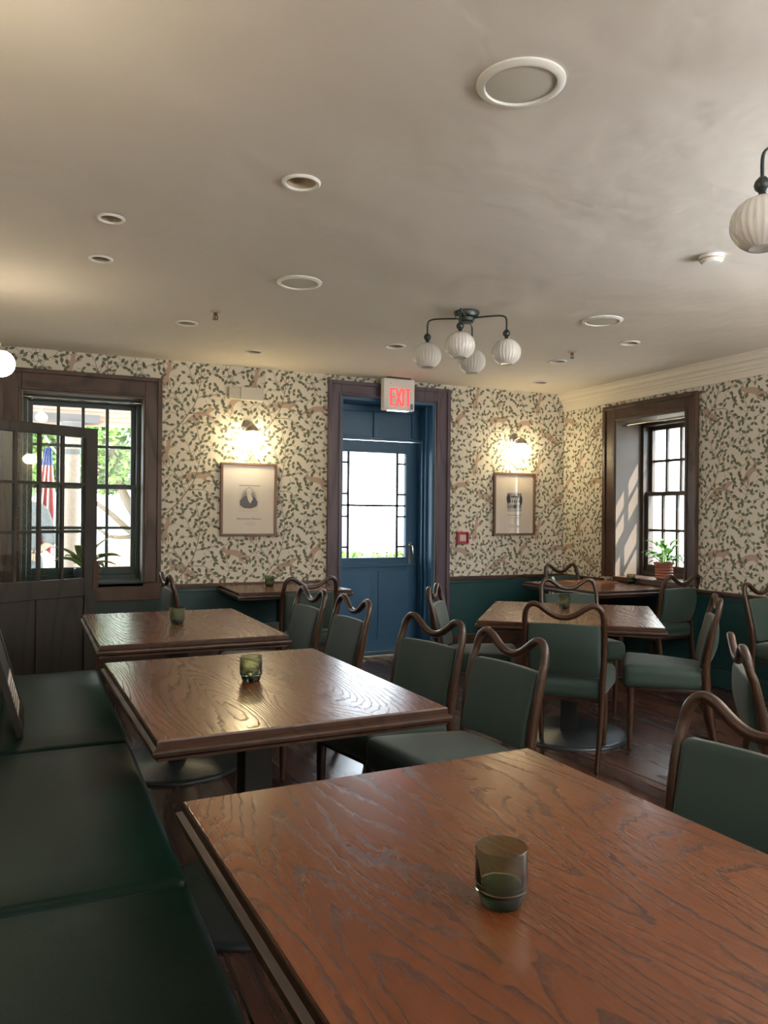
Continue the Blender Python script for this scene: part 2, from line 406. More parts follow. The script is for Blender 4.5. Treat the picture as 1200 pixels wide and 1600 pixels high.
FOXES = [[fox(-105, -240, .72, -1.15, 1), fox(62, -88, .92, 0.05, 1), fox(290, -75, .85, -0.12, 1)],
         [fox(-105, -240, .72, -1.15, 1), fox(-28, 12, .95, 0.35, -1), fox(300, -80, .85, 0.1, -1)],
         [fox(-105, -240, .72, -1.15, 1), fox(85, 5, .9, -0.35, 1), fox(295, -90, .8, -0.7, 1)]]
tries = 0
while tries < 9000:
    tries += 1
    x, y = random.uniform(-170, TW - 170), random.uniform(-TH, 0) + 60
    if any(wrapd(x, y, q) < 33 for q in placed): continue
    if any(wrapd(x, y, q) < 48 for q in ((62, -95), (295, -80), (-105, -240))): continue
    a = random.uniform(0, 2 * PI)
    n = random.choice((2, 3, 3))
    for q in ribbon([(x - math.cos(a) * 26, y - math.sin(a) * 26), (x, y)], 2.4): pat.append(('stem', q, 3))
    for k in range(n): put_leaf(x, y, a + (k - (n - 1) / 2) * 1.1, random.uniform(24, 36), random.uniform(14, 20))
def clip_poly(poly, r):
    for ax, sgn, lim in ((0, 1, r[0]), (0, -1, -r[1]), (1, 1, r[2]), (1, -1, -r[3])):
        out = []
        for i in range(len(poly)):
            a, b = poly[i - 1], poly[i]; da, db = sgn * a[ax] - lim, sgn * b[ax] - lim
            if (da < 0) != (db < 0):
                t = da / (da - db); out.append((a[0] + (b[0] - a[0]) * t, a[1] + (b[1] - a[1]) * t))
            if db >= 0: out.append(b)
        poly = out
        if len(poly) < 3: return None
    return poly
def paper(mb, rect, holes, place, u0, v0):
    """rect (umin,umax,zmin,zmax); place(u,z,off)->xyz; fork at (u0,v0)"""
    i0 = int((rect[0] - u0) / (TW * U)) - 2; i1 = int((rect[1] - u0) / (TW * U)) + 2
    j0 = int((rect[2] - v0) / (TH * U)) - 2; j1 = int((rect[3] - v0) / (TH * U)) + 2
    for i in range(i0, i1 + 1):
        for j in range(j0, j1 + 1):
            ou, ov = u0 + i * TW * U, v0 + j * TH * U
            items = [('fox', f, 4) for f in FOXES[(i + 2 * j) % 3]] + pat
            for kind, pl, m in items:
                P = [(ou + x * U, ov - y * U) for x, y in pl]
                cu = sum(p[0] for p in P) / len(P); cv = sum(p[1] for p in P) / len(P)
                if not (rect[0] - .2 < cu < rect[1] + .2 and rect[2] - .2 < cv < rect[3] + .2): continue
                if any(h[0] < min(p[0] for p in P) and max(p[0] for p in P) < h[1] and h[2] < min(p[1] for p in P) and max(p[1] for p in P) < h[3] for h in holes): continue
                if kind != 'fox' and any(h[0] < cu < h[1] and h[2] < cv < h[3] for h in holes): continue
                inside = all(rect[0] <= p[0] <= rect[1] and rect[2] <= p[1] <= rect[3] for p in P)
                if not inside:
                    P = clip_poly(P, rect)
                    if not P: continue
                off = {'fox': .0004, 'stem': .0007, 'leaf': .0010}[kind]
                if kind == 'fox':
                    hit = [h for h in holes if not (max(p[0] for p in P) < h[0] or min(p[0] for p in P) > h[1] or max(p[1] for p in P) < h[2] or min(p[1] for p in P) > h[3])]
                    if hit:
                        h = hit[0]; cand = [(rect[0], h[0], rect[2], rect[3]), (h[1], rect[1], rect[2], rect[3]), (h[0], h[1], h[3], rect[3])]
                        for cr in cand:
                            if cr[0] < cr[1] and cr[2] < cr[3]:
                                Q = clip_poly(P, cr)
                                if Q: mb.add([place(a, b, off) for a, b in Q], [tuple(range(len(Q)))], m)
                        continue
                if kind == 'fox':
                    tri = tessellate_polygon([[Vector((a, b, 0)) for a, b in P]])
                    mb.add([place(a, b, off) for a, b in P], [tuple(q) for q in tri], m)
                else: mb.add([place(a, b, off) for a, b in P], [tuple(range(len(P)))], m)
PM = [PAPER, LEAF, LEAF2, VINE, FOX, CREAM]
# back wall, with openings for the left window and the door
b = MB(); T1 = YB + 0.50
b.box(XL - .2, -0.08, YB, T1, 0, ZC); b.box(-0.08, 0.83, YB, T1, 0, 0.75); b.box(-0.08, 0.83, YB, T1, 2.28, ZC)
b.box(0.83, 2.526, YB, T1, 0, ZC); b.box(2.526, 3.50, YB, T1, 2.42, ZC); b.box(3.50, XR + .5, YB, T1, 0, ZC)
paper(b, (XL, XR, RAIL - .02, ZC - .001), [(-0.10, 0.86, .7, 2.32), (2.48, 3.55, 0, 2.46)], lambda u, z, o: (u, YB - o, z), 1.163, 1.514)
struct(obj('wall_back', b, PM), 'cream wallpapered back wall with leafy vines and pink foxes', 'wall')
# right wall with the deep window
b = MB(); T2 = XR + 0.50
b.box(XR, T2, YF, 4.88, 0, ZC); b.box(XR, T2, 4.88, 5.74, 0, 0.75); b.box(XR, T2, 4.88, 5.74, 2.25, ZC); b.box(XR, T2, 5.74, YB, 0, ZC)
paper(b, (-YB, -2.2, RAIL - .02, 2.46), [(-5.77, -4.85, .7, 2.29)], lambda u, z, o: (XR - o, -u, z), -YB + 0.42, 1.55)
struct(obj('wall_right', b, PM), 'cream wallpapered right wall around the deep window', 'wall')
b = MB(); b.box(XL - .2, XL, YF, YB, 0, ZC); struct(obj('wall_left', b, CREAM), 'plain cream wall behind the green bench', 'wall')
b = MB(); b.box(XL - .2, XR + .5, YF - .2, YF, 0, ZC); struct(obj('wall_rear', b, CREAM), 'plain cream wall at the rear of the room', 'wall')
b = MB(); b.box(XL - .2, XR + .5, YF, YB, -0.1, 0); b.box(2.526, 3.50, YB, T1, -0.1, 0.0); struct(obj('floor', b, FLOOR), 'dark reddish brown plank floor', 'floor')

# ceiling with round holes for the downlights and speakers
DOWN = [(0.917, 2.805, .074, 'downlight in the middle of the ceiling, nearest to the large speaker'),
        (0.297, 3.498, .058, 'downlight at the left of the ceiling, nearer of the left pair'),
        (0.299, 4.074, .058, 'downlight at the left of the ceiling, farther of the left pair'),
        (0.920, 5.202, .074, 'downlight beside the left brass sprinkler'),
        (1.556, 5.890, .066, 'small downlight above the left wall sconce'),
        (2.446, 5.213, .078, 'downlight between the exit sign and the four globe lamp'),
        (3.907, 4.359, .074, 'downlight nearest the right window, beyond the small speaker'),
        (3.862, 5.136, .074, 'downlight behind the right sprinkler'),
        (4.329, 6.016, .070, 'downlight in the far right corner above the right sconce')]
SPK = [(1.278, 1.885, .128, 'largest round ceiling speaker, nearest the viewer'),
       (1.307, 4.013, .122, 'round ceiling speaker at the middle left of the ceiling'),
       (3.306, 3.941, .128, 'round ceiling speaker at the right, past the four globe lamp')]
b = MB(); b.box(XL - .2, XR + .5, YF - .2, T1, ZC, ZC + 0.1)
ceil = obj('ceiling', b, CEIL)
cut = MB()
for x, y, r, _ in DOWN: cut.lathe([(r * .78, ZC - .05), (r * .78, ZC + .07)], 40, (x, y, 0))
cutter = obj('cutter', cut, CEIL)
md = ceil.modifiers.new('holes', 'BOOLEAN'); md.operation = 'DIFFERENCE'; md.object = cutter; md.solver = 'EXACT'
dg = bpy.context.evaluated_depsgraph_get(); me = bpy.data.meshes.new_from_object(ceil.evaluated_get(dg))
ceil.modifiers.clear(); ceil.data = me; bpy.data.objects.remove(cutter, do_unlink=True)
struct(ceil, 'pale plaster ceiling, slightly uneven', 'ceiling')

for x, y, r, lab in DOWN:
    t = thing('recessed_downlight', 'unlit white rimmed recessed ' + lab, 'ceiling light', (x, y, ZC), 0, 'unlit recessed downlights')
    q = r * .77
    obj('trim_ring', MB().lathe([(q, -.001), (r * .8, -.008), (r * .92, -.009), (r, -.004), (r, -.0005), (q, .001)], 40, closed=True), WHITE, t)
    obj('baffle', MB().lathe([(q, -.001), (q * .8, .05), (q * .8, .052), (q * .99, .001)], 40, closed=True), CAN, t)
    obj('lens', MB().lathe([(0.0001, .046), (q * .8, .048), (q * .8, .052), (0.0001, .052)], 40), CAN, t)
for x, y, r, lab in SPK:
    t = thing('ceiling_speaker', lab, 'speaker', (x, y, ZC), 0, 'round ceiling speakers')
    obj('rim', MB().lathe([(r * .80, -.0005), (r * .82, -.013), (r * .90, -.014), (r, -.006), (r, -.0005)], 56, closed=True), WHITE, t)
    obj('grille', MB().lathe([(0.0001, -.0105), (r * .5, -.010), (r * .80, -.006), (r * .80, -.0005), (0.0001, -.0005)], 56), MESHW, t)

# crown on the right wall
prof = [(0, 2.425), (.012, 2.425), (.014, 2.475), (.020, 2.480), (.022, 2.500), (.034, 2.505), (.038, 2.520), (.040, 2.535), (.060, 2.545), (.070, 2.565), (.078, 2.572), (.080, 2.585), (.092, 2.590), (.094, 2.5995), (0, 2.5995)]
b = MB(); v = [(XR - .0005 - p, YF, z) for p, z in prof] + [(XR - .0005 - p, YB - .001, z) for p, z in prof]; n = len(prof)
b.add(v, [(i, (i + 1) % n, n + (i + 1) % n, n + i) for i in range(n)] + [tuple(range(n))[::-1], tuple(range(n, 2 * n))])
struct(obj('trim_1', b, CREAM), 'stepped cream crown moulding along the right wall', 'moulding')

# wainscot with cap rail and baseboard
def wains(name, segs, place, lab, base=.20):
    b = MB()
    for a, c in segs:
        for (d, z0, z1, m) in ((.012, base, .70, 0), (.022, .695, .735, 0), (.038, .735, .760, 1), (.030, .722, .735, 1)):
            place(b, a, c, d, z0, z1, m)
    return struct(obj(name, b, [TEAL, TRIMX], bevel=.003), lab, 'wainscot')
pb = lambda b, a, c, d, z0, z1, m: b.box(a, c, YB - d, YB - .0012, z0, z1, m)
pr_ = lambda b, a, c, d, z0, z1, m: b.box(XR - d, XR - .0012, a, c, z0, z1, m)
wains('trim_2', [(XL + .001, -0.235), (0.962, 2.401), (3.646, XR - .04)], pb, 'dark teal panelled dado with a brown cap rail on the back wall')
wains('trim_3', [(YF, 4.749), (5.903, YB - .0015)], pr_, 'dark teal panelled dado with a brown cap rail on the right wall', .1405)
b = MB(); [b.box(a, c, YB - .024, YB - .0012, 0.0005, .20) for a, c in ((XL + .001, 2.401), (3.646, XR - .03))]
struct(obj('baseboard_back', b, TRIMX, bevel=.004))
b = MB(); b.box(XR - .024, XR - .0012, YF, YB - .001, 0.0005, .12); b.box(XR - .03, XR - .0012, YF, YB - .001, 0.1205, .14)
struct(obj('baseboard_right', b, TEAL, bevel=.004))
# teal panel under each window
b = MB(); b.box(-0.235, 0.962, YB - .014, YB - .0012, .2005, .64); struct(obj('trim_4', b, SASH), 'dark panel under the left window', 'panel')
b = MB(); b.box(XR - .014, XR - .0012, 4.749, 5.903, .1405, .735); struct(obj('trim_5', b, TEAL), 'teal panel under the right window', 'panel')

# casings (stepped) -------------------------------------------------
def casing(name, x0, x1, z0, z1, ox0, ox1, oz1, conv, mats, lab, bottom=None):
    b = MB()
    def B(a, c, d, e, p0, p1, m=0): b.box(*conv(a, c, p0, p1), d, e, m)
    w0, w1, wt = ox0 - x0, x1 - ox1, z1 - oz1
    B(x0, ox0, z0, z1, .0015, .024); B(ox1, x1, z0, z1, .0015, .024); B(ox0, ox1, oz1, z1, .0015, .024, 1)
    B(x0, x0 + .035, z0, z1, .024, .040); B(x1 - .035, x1, z0, z1, .024, .040); B(x0 + .035, x1 - .035, z1 - .035, z1, .024, .040, 1)
    B(ox0 - .022, ox0, z0, oz1 + .022, .024, .032); B(ox1, ox1 + .022, z0, oz1 + .022, .024, .032); B(ox0, ox1, oz1, oz1 + .022, .024, .032, 1)
    if bottom is not None: B(x0, x1, bottom, z0, .0015, .030, 1)
    return struct(obj(name, b, mats, bevel=.004), lab, 'casing')
cb_ = lambda a, c, p0, p1: (a, c, YB - p1, YB - p0)
cr_ = lambda a, c, p0, p1: (XR - p1, XR - p0, a, c)
TRIMY = wood('dark_stained_trim_side', (0.056, 0.027, 0.017), (0.090, 0.045, 0.029), (0.030, 0.015, 0.010), 0.38, board=5, rings=10, axis='y', bump=0.05)
casing('trim_6', -0.235, 0.962, .782, 2.44, -0.08, 0.83, 2.28, cb_, [TRIM, TRIMX], 'dark brown moulded casing of the left window', bottom=.64)
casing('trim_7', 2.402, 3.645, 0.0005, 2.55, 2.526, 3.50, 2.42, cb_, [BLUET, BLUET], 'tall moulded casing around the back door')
casing('trim_8', 4.75, 5.902, .782, 2.39, 4.88, 5.74, 2.25, cr_, [TRIM, TRIMY], 'brown moulded casing of the deep right window')

# ---------------------------------------------------------------- windows
def sash_window(name, wa, z0, zm, z1, ncol, depth_out, conv, mats, sill, lab):
    """upper sash outer, lower sash inner; wa=(a0,a1) opening; conv(a,c,p0,p1) gives box x/y extents, p = depth into the wall"""
    r = bpy.data.objects.new(name, None); C.objects.link(r); struct(r, lab, 'window')
    a0, a1 = wa; fr = MB()
    B = lambda b, a, c, d, e, p0, p1, m=0: b.box(*conv(a, c, p0, p1), d, e, m)
    J = .045
    B(fr, a0, a0 + J, z0, z1, depth_out - .03, depth_out + .10); B(fr, a1 - J, a1, z0, z1, depth_out - .03, depth_out + .10)
    B(fr, a0 + J, a1 - J, z1 - J, z1, depth_out - .03, depth_out + .10); B(fr, a0 + J, a1 - J, z0, z0 + .04, depth_out - .03, depth_out + .10)
    obj('window_frame', fr, mats[0], r, bevel=.003)
    for nm, s0, s1, off in (('lower_sash', z0 + .041, zm + .02, 0.0), ('upper_sash', zm - .02, z1 - J - .001, .045)):
        b = MB(); st = .036; p0, p1 = depth_out + off, depth_out + off + .04
        u0, u1 = a0 + J + .001, a1 - J - .001
        B(b, u0, u0 + st, s0, s1, p0, p1); B(b, u1 - st, u1, s0, s1, p0, p1)
        lo = .06 if nm == 'lower_sash' else .038; hi = .038
        B(b, u0 + st, u1 - st, s0, s0 + lo, p0, p1); B(b, u0 + st, u1 - st, s1 - hi, s1, p0, p1)
        g0, g1, h0, h1 = u0 + st, u1 - st, s0 + lo, s1 - hi
        for i in range(1, ncol):
            c = g0 + (g1 - g0) * i / ncol; B(b, c - .0125, c + .0125, h0, h1, p0 + .006, p1 - .006)
        c = (h0 + h1) / 2; B(b, g0, g1, c - .012, c + .012, p0 + .007, p1 - .007)
        s_ = obj(nm, b, mats[1], r, bevel=.002)
        g = MB(); B(g, g0, g1, h0, h1, p0 + .018, p0 + .021); obj('window_pane', g, PANE, s_)
    return r
w1 = sash_window('window_1', (-0.079, 0.829), .80, 1.555, 2.278, 4, .17, lambda a, c, p0, p1: (a, c, YB + p0, YB + p1), (SASH, SASH), .78, 'dark green eight over eight sash window behind the open door')
w2 = sash_window('window_2', (4.881, 5.739), .80, 1.565, 2.248, 4, .31, lambda a, c, p0, p1: (XR + p0, XR + p1, a, c), (SASH2, SASH2), .78, 'bright sash window set in the deep reveal of the right wall')
# reveals and sills
b = MB(); b.box(-.0795, -.066, YB - .02, YB + .14, .79, 2.278); b.box(.816, .8295, YB - .02, YB + .14, .79, 2.278); b.box(-.066, .816, YB - .02, YB + .14, 2.266, 2.2795)
obj('reveal_lining', b, REVEAL, w1); b = MB(); b.box(-.0795, .8295, YB - .03, YB + .30, .7505, .795); obj('window_sill', b, SASH, w1, bevel=.004)
b = MB(); b.box(XR - .02, XR + .28, 5.727, 5.7395, .796, 2.249); b.box(XR - .02, XR + .28, 4.8805, 4.893, .796, 2.249); b.box(XR - .02, XR + .28, 4.893, 5.727, 2.238, 2.2495)
obj('reveal_lining', b, REVEAL, w2); b = MB(); b.box(XR - .045, XR + .42, 4.8805, 5.7395, .7505, .795); obj('window_sill', b, TRIMY, w2, bevel=.004)
# curtain rods
def rod(name, lab, a, bpt, r=.008):
    t = thing(name, lab, 'rod'); P, Q = Vector(a), Vector(bpt); d = (Q - P).normalized()
    obj('rod', MB().sweep([P, Q], r, 10, ref=(0, 0, 1)), STEEL, t)
    for e in (P + d * .05, Q - d * .05):
        obj('bracket', MB().lathe([(.0001, -.02), (.014, -.018), (.017, 0), (.014, .018), (.0001, .02)], 14, e, axis='x' if abs(d.x) > .5 else 'y'), STEEL, t)
    return t
rod('curtain_rod', 'slim nickel rod across the top of the right window', (XR + .06, 5.7265, 2.205), (XR + .06, 4.8935, 2.205), .009)
rod('curtain_rod', 'thin pale rod across the top of the left window', (-.065, YB + .06, 2.235), (.815, YB + .06, 2.235), .006)

# ---------------------------------------------------------------- back door
r = bpy.data.objects.new('door_1', None); C.objects.link(r); struct(r, 'tall back door, glare painted in as blue, with a bright leaded glass panel', 'door')
YD = YB + .30
b = MB(); b.box(2.5265, 2.56, YB + .01, YD + .08, 0.0005, 2.419); b.box(3.47, 3.4995, YB + .01, YD + .08, 0.0005, 2.419); b.box(2.56, 3.47, YB + .01, YD + .08, 2.39, 2.419)
b.box(3.44, 3.47, YD - .14, YD - .115, 0.0005, 2.07); b.box(3.445, 3.47, YD - .20, YD - .185, 0.0005, 2.39)
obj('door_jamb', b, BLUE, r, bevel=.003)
b = MB(); b.box(2.56, 3.47, YD, YD + .05, 2.075, 2.39); b.box(2.56, 3.47, YD - .05, YD, 2.06, 2.09)
b.box(2.56, 3.47, YD - .02, YD, 2.33, 2.39); b.box(2.56, 2.64, YD - .02, YD, 2.09, 2.33); b.box(3.39, 3.47, YD - .02, YD, 2.09, 2.33); b.box(2.98, 3.04, YD - .02, YD, 2.09, 2.33)
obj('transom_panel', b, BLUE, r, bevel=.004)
b = MB(); gx0, gx1, gz0, gz1 = 2.655, 3.340, .935, 1.945
b.box(2.561, gx0, YD + .01, YD + .055, .03, 2.058); b.box(gx1, 3.469, YD + .01, YD + .055, .03, 2.058); b.box(gx0, gx1, YD + .01, YD + .055, gz1, 2.058); b.box(gx0, gx1, YD + .01, YD + .055, .03, gz0)
b.box(gx0 - .025, gx0, YD, YD + .01, gz0 - .025, gz1 + .025); b.box(gx1, gx1 + .025, YD, YD + .01, gz0 - .025, gz1 + .025); b.box(gx0, gx1, YD, YD + .01, gz1, gz1 + .025)
b.box(2.60, 3.44, YD - .018, YD + .01, .845, .868); b.box(gx0, gx1, YD, YD + .01, gz0 - .025, gz0)
b.box(2.66, 2.97, YD + .002, YD + .01, .14, .80); b.box(3.05, 3.36, YD + .002, YD + .01, .14, .80)
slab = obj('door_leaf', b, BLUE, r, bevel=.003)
g = MB(); g.box(gx0, gx1, YD + .03, YD + .034, gz0, gz1); obj('glass_panel', g, PANE, slab)
b = MB(); y0, y1 = YD + .022, YD + .042; bw = .085
def fx(f): return gz1 - (gz1 - gz0) * f
for x in (gx0 + bw, gx1 - bw): b.box(x - .010, x + .010, y0, y1, gz0, gz1)
b.box(gx0 + bw, gx1 - bw, y0, y1, fx(.505) - .010, fx(.505) + .010)
for f in (.10, .395, .505, .61, .90):
    b.box(gx0, gx0 + bw, y0, y1, fx(f) - .009, fx(f) + .009); b.box(gx1 - bw, gx1, y0, y1, fx(f) - .009, fx(f) + .009)
obj('lead_came', b, LEAD, slab)
b = MB(); b.box(3.372, 3.408, YD + .004, YD + .010, .86, 1.08); b.sweep([(3.39, YD + .004, 1.05), (3.39, YD - .05, 1.045), (3.392, YD - .06, 1.0), (3.40, YD - .055, .93), (3.41, YD - .04, .90)], .007, 8, ref=(1, 0, 0))
obj('door_handle', b, STEEL, slab)
b = MB(); b.box(2.56, 3.47, YB + .12, YD + .08, .0005, .028); obj('threshold', b, STEEL, r, bevel=.004)

# ---------------------------------------------------------------- open glazed door at the left
r = bpy.data.objects.new('door_2', None); C.objects.link(r); struct(r, 'brown half glazed door standing open in front of the left window', 'door')
r.location = (-0.32, 5.44, 0); r.rotation_euler = (0, 0, math.radians(28.9))
DW, DT = .85, .04
s0, s1, zb, zt = .095, .757, .885, 1.865
b = MB(); b.box(0, s0, 0, DT, .012, 1.935); b.box(s1, DW, 0, DT, .012, 1.935); b.box(s0, s1, 0, DT, zt, 1.935); b.box(s0, s1, 0, DT, .76, zb)
b.box(s0, s1, 0, DT, .012, .20); b.box(s0, s1, .012, DT - .012, .20, .76); b.box(.405, .455, 0, DT, .20, .76)
for i in range(1, 4):
    x = s0 + (s1 - s0) * i / 4; b.box(x - .010, x + .010, .004, DT - .004, zb, zt)
for j in range(1, 3):
    z = zb + (zt - zb) * j / 3; b.box(s0, s1, .005, DT - .005, z - .010, z + .010)
leafd = obj('door_leaf', b, DARKWOOD, r, bevel=.003)
g = MB(); g.box(s0, s1, .018, .021, zb, zt); obj('glass_panel', g, pane_mat('old_door_glass', (0.93, 0.97, 0.95), 1.5), leafd)
b = MB()
for z in (.955, .915, .875): b.lathe([(.0001, -.022), (.014, -.016), (.020, 0), (.014, .016), (.0001, .022)], 16, (DW + .022, .02, z))
b.box(DW - .03, DW + .012, -.004, DT + .004, .80, 1.0)
obj('door_knob', b, pm('worn_bronze', (.10, .06, .045), .3, metal=.6), leafd)

# ---------------------------------------------------------------- tables
def table(label, cx, cy, w, l, rz, z=0.75, base=(0, 0), base_r=.36, name='dining_table'):
    t = thing(name, label, 'table', (cx, cy, 0), rz, 'oak topped pedestal tables')
    pr = [(.016, z), (.0125, z - .002), (.011, z - .005), (.011, z - .020), (.007, z - .022), (.0, z - .026), (-.001, z - .032), (.0, z - .040), (.006, z - .046), (.012, z - .048), (.012, z - .056)]
    hw, hl = w / 2, l / 2
    b = MB()
    b.frame_profile(-hw, hw, -hl, hl, pr[1:], 0); e = obj('table_edge', b, OAKEDGE, t)
    b = MB(); b.box(-hw + .0145, hw - .0145, -hl + .0145, hl - .0145, z - .018, z); obj('table_top', b, OAK, t, bevel=.0015)
    bx, by = base
    b = MB(); b.box(bx - .05, bx + .05, by - .05, by + .05, .03, z - .070); obj('column', b, BLACK, t, bevel=.004)
    b = MB(); b.box(bx - .20, bx + .20, by - .03, by + .03, z - .070, z - .0565); b.box(bx - .03, bx + .03, by - .20, by + .20, z - .070, z - .0565); obj('top_plate', b, BLACK, t)
    b = MB().lathe([(.0001, .031), (.06, .030), (.075, .024), (base_r - .03, .020), (base_r - .006, .016), (base_r, .008), (base_r, .0005), (.0001, .0005)], 72, (bx, by, 0)); obj('base_plate', b, BASEM, t, angle=50)
    return t
T1_ = table('large wooden table nearest the viewer, one green glass on it', 0.751, 1.066, .902, 1.188, .039)
T2_ = table('wooden table second from the viewer along the green bench', 0.7246, 2.683, .902, 1.188, .031)
T3_ = table('wooden table farthest along the green bench, near the open door', 0.7173, 4.259, .902, 1.188, .005)
T4_ = table('wooden table against the back wall under the portrait', 1.89, 6.135, .94, .72, 0, z=.745)
T5_ = table('square table turned at an angle in the middle right of the room', 3.04, 3.905, 1.04, 1.08, math.radians(-38.5), base=(0.0, 0.0))
T6_ = table('wooden table pushed up to the right window sill', 4.535, 5.46, .86, 1.02, 0, z=.745)

# ---------------------------------------------------------------- chairs
def make_chair():
    t = thing('dining_chair', 'x', 'chair')
    def wz(x, y, z):
        k = 1 + .10 * (y / .23)
        if z > 0: z += .016 * (1 - (x / .24) ** 2) * (1 - (y / .24) ** 2) + .012 * (y / .23)
        return x * k, y, z
    s_ = MB().rbox((0, 0.005, .425), (.225, .228, .060), .038, warp=wz, n=7, k=4); obj('seat', s_, VELVET, t, angle=80)
    # welt under the cushion
    b = MB(); b.box(-.19, .19, -.19, .20, .345, .367); obj('seat_rail', b, WALNUT, t, bevel=.006)
    for sx in (-1, 1):
        b = MB().sweep([(sx * .185, .185, .366), (sx * .185, .187, .25), (sx * .182, .190, .12), (sx * .178, .192, 0)], [.021, .019, .016, .012], 12, ref=(0, 1, 0), sq=2.6); obj('leg', b, WALNUT, t, angle=60)
    for sx in (-1, 1):
        b = MB().sweep([(sx * .198, -.215, .47), (sx * .196, -.220, .38), (sx * .190, -.235, .24), (sx * .182, -.262, .10), (sx * .176, -.285, 0)], [(.024, .017), (.025, .017), (.022, .016), (.018, .014), (.014, .012)], 12, ref=(0, 1, 0), sq=2.4); obj('leg', b, WALNUT, t, angle=60)
    half = [(.198, -.215, .47), (.203, -.222, .56), (.207, -.240, .66), (.208, -.262, .76), (.206, -.276, .80), (.199, -.284, .840), (.182, -.291, .866), (.156, -.294, .876), (.128, -.294, .868), (.096, -.293, .846), (.064, -.291, .825), (.032, -.290, .812), (0, -.289, .808)]
    path = catmull(half, 4); left = [(-x, y, z) for x, y, z in path[:-1]]
    full = left + [path[-1]] + path[-2::-1]
    n = len(full); rad = []
    for p in full:
        k = max(0, min(1, (.80 - p[2]) / .3)) if abs(p[0]) > .18 else 0
        rad.append((.0155 + .006 * k, .0155 + .001 * k))
    obj('back_frame', MB().sweep(full, rad, 14, ref=(0, 1, 0), sq=2.3), WALNUT, t, angle=60)
    def wb(x, y, z):
        f = (z + .14) / .28                                   # 0 bottom .. 1 top
        th = .5 + .5 * math.sin(PI * min(1, max(0, f)) ** .9)
        bow = -.012 * (x / .19) ** 2
        lean = -.022 - .062 * f - .010 * math.sin(PI * f)
        return x * (1 + .03 * f), y * th + lean - bow, z + .004 * math.sin(PI * (x / .38 + .5))
    obj('back_pad', MB().rbox((0, -.190, .628), (.187, .036, .142), .020, warp=wb, n=8, k=3), VELVET, t, angle=80)
    return t
ch0 = make_chair(); first = [True]
def chair(crest, face, label):
    """crest = (x, y) of the middle of the crest rail, face = heading in degrees the sitter looks towards"""
    c = ch0 if first[0] else copy_tree(ch0); first[0] = False
    a = math.radians(face)
    c.location = (crest[0] + .292 * math.cos(a), crest[1] + .292 * math.sin(a), 0)
    c.rotation_euler = (0, 0, a - PI / 2); c['label'] = label; c['group'] = 'green upholstered wooden dining chairs'
    return c
chair((1.715, 2.56), 186, 'chair at the second bench table, back standing clear past its near corner')
chair((1.665, 3.11), 192, 'chair at the far end of the second bench table')
chair((1.640, 4.00), 183, 'pale lit chair in front of the back door, nearer chair of the farthest bench table')
chair((1.600, 4.59), 184, 'partly hidden chair at the far end of the farthest bench table')
chair((1.87, 5.40), 93, 'chair at the table under the portrait, back towards the viewer')
chair((2.40, 4.50), -38, 'chair beside the back door casing, facing the angled table')
chair((2.575, 3.36), 46, 'chair with its back to the viewer in front of the angled table')
chair((3.64, 4.70), -110, 'chair on the far side of the angled table, green glass before it')
chair((4.68, 6.16), -83, 'chair in the far corner behind the window table')
chair((4.80, 4.72), 95, 'chair at the near side of the window table below the potted plant')
chair((3.655, 3.33), 138, 'chair seen from the side with its seat towards the angled table')
chair((2.44, 2.13), -41, 'chair seen edge on near the right edge of the picture')
chair((1.625, 1.345), 188, 'nearest chair, pushed in at the right of the nearest table')
chair((4.77, 3.96), -84, 'chair against the right wall cut off by the picture edge')
chair((0.93, 6.05), 2, 'chair seen edge on at the left end of the table under the portrait')

# ---------------------------------------------------------------- glasses
def make_glass():
    t = thing('candle_glass', 'x', 'glass')
    R, H = .040, .088
    rib = lambda a, k: 1 + .006 * math.cos(40 * a)
    b = MB().lathe([(.0001, .0214), (R - .004, .0214), (R - .0005, .024), (R, .028), (R, H - .001), (R - .001, H), (R - .0022, H - .001), (R - .0026, .030), (R - .006, .025), (.0001, .0240)], 80, closed=False, mod=None)
    # closed lathe body: outer wall, rim, inner wall, floor
    obj('bowl', b, SMOKE, t, angle=35)
    b = MB().lathe([(.0001, .0004), (R - .013, .0004), (R - .010, .0015), (R - .008, .006), (R - .005, .018), (R - .0055, .0212), (.0001, .0212)], 80, mod=rib); obj('foot', b, SMOKEB, t, angle=35)
    return t
g0 = make_glass()
for i, (x, y, z, lab) in enumerate(((.661, 1.010, .750, 'smoked green candle glass on the nearest table'), (.716, 2.71, .750, 'green candle glass on the second bench table, shining reflection below'),
        (.717, 4.25, .750, 'green candle glass on the farthest bench table'), (1.80, 6.25, .745, 'dark candle glass on the table under the portrait'),
        (3.16, 4.115, .750, 'green candle glass on the angled table'), (4.925, 5.45, .745, 'green candle glass on the window table'))):
    g = g0 if i == 0 else copy_tree(g0)
    g.location = (x, y, z + .0004); g['label'] = lab; g['group'] = 'smoked green candle glasses'

